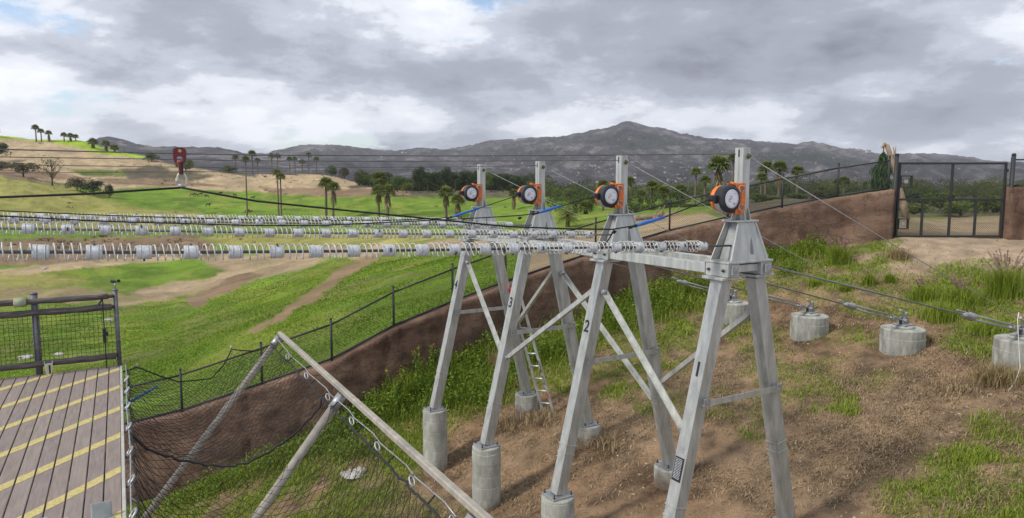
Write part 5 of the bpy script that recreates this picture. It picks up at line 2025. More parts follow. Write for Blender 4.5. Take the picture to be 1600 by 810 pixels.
def clods():
    n = 9000
    y = 5 + 16 * rng.random(n) ** 1.4
    x = rng.uniform(-.35, .82, n) * y
    ok = (y < wall_y(x) - .4)
    x, y = x[ok], y[ok]
    z = near_z(x, y)
    keep = rng.random(len(x)) < np.clip(.35 + 2.5 * fbm(x * .8 + 11, y * .8, 3), .05, 1)
    x, y, z = x[keep], y[keep], z[keep]
    n = len(x)
    s = .008 + .03 * rng.random(n) ** 3
    base = np.array([(1, 0, 0), (-.9, .1, 0), (0, 1, 0), (.1, -1, 0), (.15, .1, .7), (.5, .5, .4), (-.5, -.4, .45)])
    faces = np.array([(0, 2, 5), (2, 4, 5), (0, 5, 4), (2, 1, 4), (1, 6, 4), (1, 3, 6), (3, 4, 6), (3, 0, 4)])
    ang = rng.uniform(0, 6.28, n)
    V = base[None] * s[:, None, None] * rng.uniform(.6, 1.4, (n, 1, 3))
    c, sn = np.cos(ang)[:, None], np.sin(ang)[:, None]
    V = np.stack([V[..., 0] * c - V[..., 1] * sn, V[..., 0] * sn + V[..., 1] * c, V[..., 2]], -1) + np.c_[x, y, z][:, None]
    Fc = faces[None] + (np.arange(n) * 7)[:, None, None]
    o = link('soil_clods', np_mesh('soil_clods', V.reshape(-1, 3), [Fc.reshape(-1, 3)], tint=np.repeat(rng.random(n), 7)), leaf_mat('clod', (.17, .105, .065), (.42, .33, .24), rough=.95, trans=0))
    tag(o, 'small stones and clods scattered over the bare brown soil', 'clods', kind='stuff')


clods()


def weeds():
    """the band of weeds along the foot of the wall"""
    spots = [(1100, 455, 1.0, .55), (1070, 458, 1, .6), (1040, 468, 1, .65), (1010, 480, 1, .6), (985, 490, 1, .6), (955, 495, 1, .55), (1030, 492, .9, .45), (975, 515, .9, .5), (1075, 480, .8, .4), (930, 512, 1, .55), (900, 520, 1, .55), (875, 540, 1, .5), (905, 545, 1, .4),
             (850, 560, .9, .45), (760, 560, 1, .6), (735, 585, 1, .6), (710, 605, 1, .5), (690, 570, 1, .55), (660, 600, 1, .65), (640, 620, 1, .6), (615, 640, 1, .5), (590, 655, 1, .45), (560, 665, 1, .4), (530, 680, 1, .4), (745, 630, .9, .4), (770, 610, 1, .45), (680, 640, 1, .45),
             (500, 700, 1, .35), (460, 710, 1, .3), (420, 735, 1, .35), (370, 750, 1, .35), (320, 770, 1, .3), (560, 710, .8, .3), (1215, 400, .9, .35), (1245, 398, .9, .4), (1275, 395, .9, .35), (1195, 410, .9, .3), (1235, 425, .7, .25), (820, 565, 1, .45), (790, 585, 1, .4)]
    cs, sz, ti, gp, gh = [], [], [], [], []
    for px, py, r, h in spots:
        # ground point under the pixel: march along the ray
        q = ray(px, py)
        tt = np.linspace(6, 24, 400) / q[1]
        pts = np.array([0, 0, CZ])[None] + q[None] * tt[:, None]
        zz = near_z(pts[:, 0], pts[:, 1])
        k = np.argmax(pts[:, 2] < zz) or 399
        p = pts[k]
        p[1] = min(p[1], wall_y(p[0]) - .45)
        n = 520
        c = rng.normal(0, .36 * r, (n, 2))
        x, y = p[0] + c[:, 0], np.minimum(p[1] + c[:, 1] * .8, wall_y(p[0] + c[:, 0]) - .33)
        lump = .45 + 1.1 * np.clip(.5 + 1.8 * fbm(x * 2.6, y * 2.6, 3), 0, 1)
        z = near_z(x, y) + rng.random(n) ** .7 * h * lump
        m = 420
        c = rng.normal(0, .42 * r, (m, 2))
        x2, y2 = p[0] + c[:, 0], np.minimum(p[1] + c[:, 1] * .8, wall_y(p[0] + c[:, 0]) - .33)
        gp.append(np.c_[x2, y2, near_z(x2, y2) - .02]); gh.append(h * rng.uniform(.35, 1.05, m) * (.6 + .8 * np.clip(.5 + 1.8 * fbm(x2 * 1.7, y2 * 1.7, 3), 0, 1)))
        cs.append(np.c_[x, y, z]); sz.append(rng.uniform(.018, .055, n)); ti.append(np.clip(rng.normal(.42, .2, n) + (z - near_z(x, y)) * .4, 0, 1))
    V, Fq, t = leaf_cloud(np.concatenate(cs), np.concatenate(sz), np.concatenate(ti))
    o = link('weeds', np_mesh('weeds', V, [Fq], tint=t), WEED)
    gp, gh = np.concatenate(gp), np.concatenate(gh)
    n = len(gp)
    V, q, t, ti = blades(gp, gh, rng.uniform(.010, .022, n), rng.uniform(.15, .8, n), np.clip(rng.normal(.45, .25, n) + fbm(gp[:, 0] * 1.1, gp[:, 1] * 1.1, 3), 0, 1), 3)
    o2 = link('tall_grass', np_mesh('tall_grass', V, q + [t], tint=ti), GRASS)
    tag(o2, 'tall rank grass growing among the weeds below the wall', 'grass', kind='stuff')
    tag(o, 'dense leafy green weeds along the foot of the brown wall', 'weeds', kind='stuff')


weeds()


def ground_hit(px, py, y0=5, y1=24):
    q = ray(px, py)
    tt = np.linspace(y0, y1, 900) / q[1]
    pts = np.array([0, 0, CZ])[None] + q[None] * tt[:, None]
    zz = near_z(pts[:, 0], pts[:, 1])
    k = int(np.argmax(pts[:, 2] < zz)) or 899
    p = pts[k]
    return Vector((p[0], p[1], float(zz[k])))


def tuft(name, px, py, h, rad, n, m, label, cat, plumes=0, group=None, wid=.012, lean=.8):
    p = ground_hit(px, py)
    root = empty(name, p)
    b = np.c_[rng.normal(0, rad * .25, n), rng.normal(0, rad * .25, n), np.zeros(n) - .02]
    hh = h * rng.uniform(.55, 1.1, n)
    V, q, t, ti = blades(b, hh, np.full(n, wid), rng.uniform(.1, lean, n), np.clip(rng.normal(.5, .25, n), 0, 1), 3, .6)
    # lean outwards
    link('blades', np_mesh('blades', V, q + [t], tint=ti), m, root)['kind'] = 'stuff'
    if plumes:
        st_ = MB()
        cs, sz, ti = [], [], []
        for k in range(plumes):
            a = rng.uniform(0, 6.28); l = rng.uniform(.15, .55); H = h * rng.uniform(1.15, 1.55)
            pts = [Vector((math.cos(a) * l * H * t ** 1.7, math.sin(a) * l * H * t ** 1.7, H * t * (1 - .18 * t * l))) for t in np.linspace(0, 1, 7)]
            st_.tube(pts, .004, 3)
            for j in range(70):
                t = rng.uniform(.68, 1.0) * 6
                i = min(int(t), 5); f = t - i
                c = pts[i] * (1 - f) + pts[i + 1] * f
                w = .022 * (1 - abs((t / 6 - .84) / .17) ** 2 * .7)
                cs.append(np.array(c) + rng.normal(0, w * .6, 3)); sz.append(rng.uniform(.012, .028)); ti.append(rng.random())
        st_.build('stalks', DRYG, root)
        V, Fq, t = leaf_cloud(np.array(cs), np.array(sz), np.array(ti))
        link('plumes', np_mesh('plumes', V, [Fq], tint=t), PLUME, root)
    tag(root, label, cat, group)


G_ = 'ornamental grass clumps on the slope'
tuft('fountain_grass', 1310, 412, .62, .5, 700, GRASS, 'green grass clump with tall pink plumes against the brown wall', 'grass clump', 16, G_)
tuft('fountain_grass', 1568, 466, .85, .6, 900, GRASS, 'tall rounded grass clump with pink plumes at the right edge', 'grass clump', 16, G_)
tuft('fountain_grass', 1500, 478, .55, .8, 900, GRASS, 'broad grass clump with pink plumes behind the turnbuckle of tower 1', 'grass clump', 12, G_)
tuft('fountain_grass', 1470, 500, .5, .8, 800, GRASS, 'low spreading grass clump just below the turnbuckle of tower 1', 'grass clump', 0, G_)
tuft('fountain_grass', 1440, 470, .45, .5, 500, GRASS, 'pale green grass clump left of the turnbuckle, above the anchor block', 'grass clump', 4, G_)
tuft('fountain_grass', 1390, 442, .32, .3, 300, GRASS, 'small round green tuft on the track side of the slope', 'grass clump', 0, G_)
tuft('fountain_grass', 1358, 445, .38, .35, 300, GRASS, 'small green tuft with a few stalks left of the round tuft', 'grass clump', 3, G_)
tuft('fountain_grass', 1322, 455, .26, .35, 260, GRASS, 'low green tuft on bare soil above the third anchor block', 'grass clump', 0, G_)
tuft('fountain_grass', 1272, 447, .24, .3, 220, GRASS, 'tiny green tuft on bare soil near the stay of tower 2', 'grass clump', 0, G_)
tuft('fountain_grass', 1545, 520, .35, .9, 700, GRASS, 'low green grass mass beside the right edge anchor', 'grass clump', 0, G_)
D_ = 'clumps of dry grass'
tuft('dry_grass_clump', 1405, 405, .42, .6, 420, DRYG, 'straw-coloured grass clump at the foot of the wall near the gate', 'dry grass', 0, D_, lean=.95)
tuft('dry_grass_clump', 1560, 598, .42, .7, 620, DRYG, 'dry straw clump on the soil under the right edge anchor', 'dry grass', 0, D_, lean=1.1)
tuft('dry_grass_clump', 1440, 535, .30, .5, 350, DRYG, 'dry grass clump right of the large anchor block', 'dry grass', 0, D_, lean=1.1)
tuft('dry_grass_clump', 850, 655, .26, .9, 900, STRAW, 'heap of brown dead grass at the foot of the ladder', 'dry grass', 0, D_, lean=1.2)
tuft('dry_grass_clump', 800, 665, .22, .8, 700, STRAW, 'flattened brown dead grass left of the farthest rear footing', 'dry grass', 0, D_, lean=1.25)
tuft('dry_grass_clump', 945, 690, .24, .9, 800, STRAW, 'brown dead grass heaped around rear footing of tower 3', 'dry grass', 0, D_, lean=1.2)
tuft('dry_grass_clump', 775, 585, .75, .3, 160, DRYG, 'tall pale dry grass between towers 3 and 4', 'dry grass', 0, D_, lean=.6)
tuft('dry_grass_clump', 1500, 605, .16, .8, 500, STRAW, 'flat dark dead grass on the bare soil right of centre slope', 'dry grass', 0, D_, lean=1.25)


def yellow_weed(px, py, h, label):
    p = ground_hit(px, py)
    root = empty('yellow_weed', p)
    st_ = MB(); cs = []; fl = []
    for k in range(7):
        a = rng.uniform(0, 6.28); l = rng.uniform(.05, .3); H = h * rng.uniform(.7, 1.05)
        pts = [Vector((math.cos(a) * l * H * t, math.sin(a) * l * H * t, H * t)) for t in np.linspace(0, 1, 5)]
        st_.tube(pts, .006, 4)
        for j in range(60):
            t = rng.random(); c = pts[0].lerp(pts[-1], t)
            cs.append(np.array(c) + rng.normal(0, .07 * (1.2 - t), 3))
        for j in range(16):
            fl.append(np.array(pts[-1]) + rng.normal(0, .04, 3))
    st_.build('stems', mat('weed_stem', (.07, .12, .02), .7), root)
    cs = np.array(cs); cs[:, 2] = np.abs(cs[:, 2])
    V, Fq, t = leaf_cloud(cs, rng.uniform(.02, .05, len(cs)), rng.random(len(cs)))
    link('leaves', np_mesh('leaves', V, [Fq], tint=t), WEED, root)
    fl = np.array(fl)
    V, Fq, t = leaf_cloud(fl, rng.uniform(.010, .022, len(fl)), rng.random(len(fl)))
    link('flowers', np_mesh('flowers', V, [Fq], tint=t), YFLOW, root)['kind'] = 'stuff'
    tag(root, label, 'weed', 'yellow flowering weeds by the wall')


yellow_weed(620, 640, 1.05, 'yellow flowering weed against the wall, left one of the pair')
yellow_weed(660, 625, 1.35, 'taller yellow flowering weed against the wall left of the farthest tower')
yellow_weed(735, 560, 1.1, 'tall weed between the legs of the farthest tower')


# --- palms -------------------------------------------------------------------------------
def frond_fan(base, d, ln, nseg, V, Fc, T, tint, droop):
    """a fan leaf: petiole and pointed segments"""
    d = d / np.linalg.norm(d)
    up = np.array([0, 0, 1.0])
    side = np.cross(d, up); side /= (np.linalg.norm(side) + 1e-9)
    nrm = np.cross(side, d)
    hub = base + d * ln * .45
    o = len(V)
    w = ln * .02
    V += [base - side * w, base + side * w, hub + side * w * .6, hub - side * w * .6]; T += [tint * .7] * 4
    Fc.append((o, o + 1, o + 2, o + 3))
    for k in range(nseg):
        a = math.radians(-105 + 210 * k / (nseg - 1))
        dd = d * math.cos(a) + side * math.sin(a)
        L_ = ln * .62 * (.75 + .35 * math.cos(a * .6)) * rng.uniform(.9, 1.1)
        tip = hub + dd * L_ - up * droop * L_ * rng.uniform(.3, .9) + nrm * .05 * L_
        mid = hub + dd * L_ * .5 + nrm * .06 * L_
        sp = np.cross(dd, nrm) * L_ * .11
        o = len(V)
        V += [hub, mid + sp, tip, mid - sp]; tt = np.clip(tint + rng.normal(0, .1), 0, 1)
        T += [tt * .8, tt, tt, tt]
        Fc.append((o, o + 1, o + 2, o + 3))


def fan_palm_meshes(seed):
    V, Fc, T = [], [], []
    r = np.random.default_rng(seed)
    n = 36
    for k in range(n):
        el = math.radians(88 - 112 * (k / n) ** .9 + r.uniform(-8, 8))
        az = k * 2.39996 + r.uniform(-.2, .2)
        d = np.array([math.cos(az) * math.cos(el), math.sin(az) * math.cos(el), math.sin(el)])
        frond_fan(np.array([0, 0, 0.0]), d, r.uniform(.85, 1.05), 9, V, Fc, T, np.clip(.75 - .5 * k / n + r.uniform(-.1, .1), 0, 1), .35 + .4 * k / n)
    crown = np_mesh('crown', np.array(V), [np.array(Fc)], tint=T)
    V, Fc, T = [], [], []
    for k in range(30):
        az = k * 2.4; el = math.radians(r.uniform(-84, -58))
        d = np.array([math.cos(az) * math.cos(el), math.sin(az) * math.cos(el), math.sin(el)])
        frond_fan(np.array([0, 0, -.05 - .5 * (k / 30)]), d, r.uniform(.6, .85), 5, V, Fc, T, r.uniform(.1, .9), .8)
    skirt = np_mesh('skirt', np.array(V), [np.array(Fc)], tint=T)
    crown.materials.append(PALM_L); skirt.materials.append(PALM_D)
    return crown, skirt


FP = [fan_palm_meshes(s) for s in (1, 2, 3)]


def date_palm_mesh(seed):
    r = np.random.default_rng(seed)
    V, Fc, T = [], [], []
    for k in range(64):
        az = k * 2.39996; el = math.radians(82 - 92 * (k / 64) ** .8 + r.uniform(-6, 6))
        d = np.array([math.cos(az) * math.cos(el), math.sin(az) * math.cos(el), math.sin(el)])
        side = np.array([-math.sin(az), math.cos(az), 0])
        p = np.zeros(3); L_ = r.uniform(.85, 1.05); v = d.copy(); n = 14
        for i in range(n):
            q = p + v * L_ / n
            v = v + np.array([0, 0, -.10]); v /= np.linalg.norm(v)
            ll = .26 * math.sin(math.pi * (.12 + .85 * i / n))
            for s in (-1, 1):
                o = len(V)
                tip = q + (side * s * .85 + v * .5 - np.array([0, 0, .18])) * ll
                V += [p, p * .5 + tip * .5 + v * .018, tip, p * .5 + tip * .5 - v * .018]
                t = np.clip(.6 - .4 * k / 64 + r.uniform(-.15, .15), 0, 1); T += [t] * 4
                Fc.append((o, o + 1, o + 2, o + 3))
            p = q
    me = np_mesh('crown', np.array(V), [np.array(Fc)], tint=T)
    me.materials.append(PALM_L)
    return me


DATE = date_palm_mesh(4)


def trunk_mesh(h, r0, r1, bend, seed):
    r = random.Random(seed)
    a = r.uniform(0, 6.28)
    pts = [Vector((math.cos(a) * bend * h * (t ** 2), math.sin(a) * bend * h * t ** 2, h * t)) for t in np.linspace(-.04, 1, 9)]
    mb = MB().tube(pts, [r0 + (r1 - r0) * t + (.25 * r0 if t < .06 else 0) for t in np.linspace(0, 1, 9)], 8)
    return mb, pts[-1]


def palm(i, px, pyb, pyt, dist, label, skirt=True, crown_px=None, group='fan palms in the valley', kind='fan', bend=.02):
    x = (px - CX) / F * dist
    zg = ogz(x, dist)
    zt = z_at(x, dist, pyt)
    H = zt - zg
    cr = (crown_px if crown_px else 14) * dist / F * .5          # crown radius in metres
    h = max(H - cr * .75, H * .3)
    root = empty('palm_tree', (x, dist, zg), i * 1.7)
    tr, tip = trunk_mesh(h, cr * .16, cr * .11, bend, i)
    tr.build('trunk', PALMB, root)
    if kind == 'fan':
        c, s = FP[i % 3]
        o = link('crown', c, None, root); o.location = tip; o.scale = (cr, cr, cr * .9); o.rotation_euler = (.05 * (i % 3), .06 * ((i + 1) % 3 - 1), i * 2.1)
        if skirt:
            o = link('skirt', s, None, root); o.location = tip; o.scale = (cr * .8, cr * .8, cr * (1.0 + .25 * (i % 3)))
    else:
        o = link('crown', DATE, None, root); o.location = tip; o.scale = (cr, cr, cr * .95)
    tag(root, label, 'palm', group)


PALMS = [  # column, base row, top row, metres, crown width px, skirt, label, group
    (66, 212, 195, 515, 10, 0, 'leftmost and tallest small palm on the left hilltop', 'palms along the left hilltop'),
    (74, 214, 201, 515, 9, 0, 'second small palm from the left on the left hilltop', 'palms along the left hilltop'),
    (86, 216, 204, 515, 9, 1, 'third small palm from the left on the left hilltop', 'palms along the left hilltop'),
    (109, 219, 207, 515, 9, 0, 'fourth small palm on the left hilltop, first of the right trio', 'palms along the left hilltop'),
    (119, 220, 208, 515, 9, 1, 'fifth small palm on the left hilltop, middle of the right trio', 'palms along the left hilltop'),
    (127, 222, 210, 515, 8, 0, 'sixth small palm on the left hilltop, last of the right trio', 'palms along the left hilltop'),
    (153, 232, 216, 500, 13, 1, 'broad palm leftmost of three where the hilltop dips', 'palms along the left hilltop'),
    (173, 236, 219, 500, 12, 1, 'broad palm in the middle of three where the hilltop dips', 'palms along the left hilltop'),
    (186, 238, 226, 500, 11, 1, 'broad palm rightmost of three where the hilltop dips', 'palms along the left hilltop'),
    (387, 333, 244, 240, 12, 0, 'tall slender palm standing alone in the green field at left', None),
    (372, 264, 242, 520, 9, 0, 'small far palm left of the tall slender field palm', 'far palms on the tan ridge'),
    (398, 264, 235, 520, 12, 0, 'taller far palm right of the tall slender field palm', 'far palms on the tan ridge'),
    (406, 266, 247, 520, 9, 0, 'small far palm beside the taller ridge palm', 'far palms on the tan ridge'),
    (428, 264, 240, 540, 9, 0, 'far ridge palm, first of the row right of the slender palm', 'far palms on the tan ridge'),
    (437, 264, 240, 540, 9, 0, 'far ridge palm, second of the row right of the slender palm', 'far palms on the tan ridge'),
    (455, 264, 245, 540, 8, 0, 'far ridge palm, third of the row right of the slender palm', 'far palms on the tan ridge'),
    (464, 264, 245, 540, 8, 0, 'far ridge palm, fourth of the row right of the slender palm', 'far palms on the tan ridge'),
    (475, 270, 249, 540, 9, 0, 'far ridge palm, fifth of the row, low crown', 'far palms on the tan ridge'),
    (485, 266, 238, 540, 9, 0, 'tallest far ridge palm, sixth of the row', 'far palms on the tan ridge'),
    (497, 268, 245, 540, 8, 0, 'far ridge palm, seventh and last of the row', 'far palms on the tan ridge'),
    (436, 352, 264, 215, 13, 0, 'slender palm leaning left, one of a crossing pair in the field', 'pair of slender palms'),
    (440, 352, 270, 213, 14, 0, 'slender palm leaning right, one of a crossing pair in the field', 'pair of slender palms'),
    (510, 340, 277, 225, 22, 0, 'taller palm of the pair in the middle of the green field', 'field palms'),
    (521, 341, 284, 222, 20, 1, 'shorter palm of the pair in the middle of the green field', 'field palms'),
    (592, 342, 289, 200, 22, 1, 'left palm of the cluster in front of the dark trees', 'field palms'),
    (606, 342, 288, 198, 24, 1, 'right leaning palm of the cluster in front of the dark trees', 'field palms'),
    (594, 330, 268, 300, 24, 0, 'tall dark palm behind the cluster in front of the dark trees', 'field palms'),
    (697, 340, 291, 195, 24, 1, 'shaggy palm left of the farthest brake drum', 'field palms'),
    (716, 346, 303, 190, 22, 1, 'brown shaggy palm just under the farthest brake drum', 'field palms'),
    (803, 330, 296, 200, 16, 1, 'shaggy palm just left of the mast of tower 3', 'field palms'),
    (915, 362, 313, 120, 24, 1, 'shaggy brown palm left of the mast of tower 2', 'right palms'),
    (942, 345, 281, 150, 18, 0, 'dark palm partly behind the drum of tower 2', 'right palms'),
    (960, 350, 282, 160, 16, 0, 'palm directly behind the mast of tower 2', 'right palms'),
    (984, 345, 276, 170, 14, 1, 'shaggy palm just right of the mast of tower 2', 'right palms'),
    (1000, 345, 296, 150, 20, 1, 'short palm right of tower 2 in the thicket', 'right palms'),
    (1018, 345, 282, 160, 22, 0, 'dark crowned palm in the thicket between towers 1 and 2', 'right palms'),
    (1036, 348, 290, 150, 20, 1, 'second dark palm in the thicket between towers 1 and 2', 'right palms'),
    (1062, 345, 288, 150, 20, 1, 'third palm in the thicket between towers 1 and 2', 'right palms'),
    (1085, 350, 262, 120, 16, 0, 'slender palm left of the largest palm near tower 1', 'right palms'),
    (1100, 345, 274, 125, 17, 0, 'lower palm between the slender and the largest palm', 'right palms'),
    (1121, 345, 243, 110, 32, 1, 'largest palm, bright crown left of the mast of tower 1', 'right palms'),
    (1143, 345, 240, 170, 16, 0, 'palm crown half hidden behind the top of tower 1', 'right palms'),
    (1187, 340, 270, 120, 17, 0, 'low palm directly right of the mast of tower 1', 'right palms'),
    (1194, 340, 252, 125, 22, 0, 'tall palm right of the mast of tower 1', 'right palms'),
    (1215, 340, 252, 120, 22, 1, 'bushy tall palm second right of tower 1, behind the fence', 'right palms'),
    (1243, 335, 259, 120, 18, 0, 'slim palm right of the bushy one behind the fence', 'right palms'),
    (1306, 330, 279, 110, 16, 0, 'left palm of the pair behind the fence near the gate', 'right palms'),
    (1316, 330, 276, 112, 16, 0, 'right palm of the pair behind the fence near the gate', 'right palms'),
    (1350, 325, 284, 110, 12, 0, 'small palm behind the fence closest to the gate', 'right palms'),
]
for i, (px, pb, pt, d, cw, sk, label, gr) in enumerate(PALMS):
    palm(i, px, pb, pt, d, label, bool(sk), cw * 1.35, gr or 'lone palm in the field', bend=.035 if 200 < d < 240 else .012)
palm(77, 887, 360, 320, 75, 'spreading feather-leaved palm between towers 2 and 3', False, 48, 'feather palm', 'date')


# --- broadleaf trees and bushes -----------------------------------------------------------
def crown_mesh(seed, lobes, nleaf, leaf, m, flat=1.0, shape='round'):
    """unit crown (height 1, radius ~.5) of leaf faces gathered in clumps, open between them"""
    r = np.random.default_rng(seed)
    cs, ti, sz = [], [], []
    for k in range(lobes):
        if shape == 'round':
            a = r.uniform(0, 6.28); e = r.uniform(-.25, 1.0)
            R_ = r.uniform(.14, .36)
            c = np.array([math.cos(a) * R_ * math.sqrt(1 - max(0, e) ** 2 * .8), math.sin(a) * R_ * math.sqrt(1 - max(0, e) ** 2 * .8), .45 + .36 * e])
            rad = r.uniform(.10, .20)
        else:                                  # tall, tapering
            t = (k + .5) / lobes
            a = r.uniform(0, 6.28); R_ = .30 * (1 - t * .85) * r.uniform(.3, 1)
            c = np.array([math.cos(a) * R_, math.sin(a) * R_, .12 + .84 * t]); rad = .13 * (1.15 - t * .7)
        n = nleaf // lobes
        p = r.normal(size=(n, 3)); p /= np.linalg.norm(p, axis=1)[:, None]
        p *= (rad * r.uniform(.35, 1.0, (n, 1)) ** .6)
        p[:, 2] *= .8
        cs.append(c + p); sz.append(leaf * r.uniform(.6, 1.4, n))
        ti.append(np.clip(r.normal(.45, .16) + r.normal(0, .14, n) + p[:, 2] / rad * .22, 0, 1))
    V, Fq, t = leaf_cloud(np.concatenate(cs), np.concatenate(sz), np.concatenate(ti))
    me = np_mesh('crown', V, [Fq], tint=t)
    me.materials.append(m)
    return me


CR = {}
for key, m, shape in (('dark', TREE_D, 'round'), ('mid', TREE_M, 'round'), ('bright', TREE_B, 'round'), ('olive', TREE_O, 'round'), ('pine', TREE_D, 'tall')):
    CR[key] = [crown_mesh(s * 11 + len(key), 26 if shape == 'round' else 22, 2200, .030, m, shape=shape) for s in (1, 2, 3)]
CR['sparse'] = [crown_mesh(91, 22, 420, .022, TREE_O)]


def tree(i, kind, px, pyb, pyt, wpx, dist, label, cat='tree', group='trees', name=None, sink=0.1):
    x = (px - CX) / F * dist
    zg = ogz(x, dist)
    zb = z_at(x, dist, pyb) if pyb else zg
    zb = zg
    H = z_at(x, dist, pyt) - zb
    Wd = wpx * dist / F
    bush = cat == 'bush'
    root = empty(name or ('bush' if bush else 'tree'), (x, dist, zb))
    mb = MB()
    r0 = max(.12, Wd * .03)
    hc = H * (.08 if bush else .22)
    mb.tube([(0, 0, -.4), (0, 0, hc), (Wd * .02, 0, H * .55), (Wd * .03, Wd * .01, H * .8)], [r0, r0 * .8, r0 * .5, r0 * .15], 7)
    rr = random.Random(i)
    for k in range(7 if kind != 'sparse' else 14):
        a = rr.uniform(0, 6.28); z0 = H * rr.uniform(.15, .6) if not bush else H * rr.uniform(.05, .3)
        L_ = Wd * rr.uniform(.22, .42)
        s = Vector((Wd * .02 * z0 / H, 0, z0))
        mb.tube([s, s + Vector((math.cos(a) * L_ * .5, math.sin(a) * L_ * .5, H * .14)), s + Vector((math.cos(a) * L_, math.sin(a) * L_, H * rr.uniform(.2, .35)))], [r0 * .45, r0 * .28, r0 * .08], 5)
    mb.build('trunk', BARK, root)
    ms = CR[kind]
    o = link('crown', ms[i % len(ms)], None, root)
    belt = group in ('tree belt', 'right thicket', 'bushes behind the gate')
    k0 = .0 if bush else (.04 if belt else .16)        # height of the crown's foot
    o.scale = (Wd * 1.25, Wd * 1.25, H * (1 - k0) / .84)
    o.location = (0, 0, H * k0 - .16 * o.scale[2])
    o.rotation_euler.z = i * 2.3
    tag(root, label, cat, group)


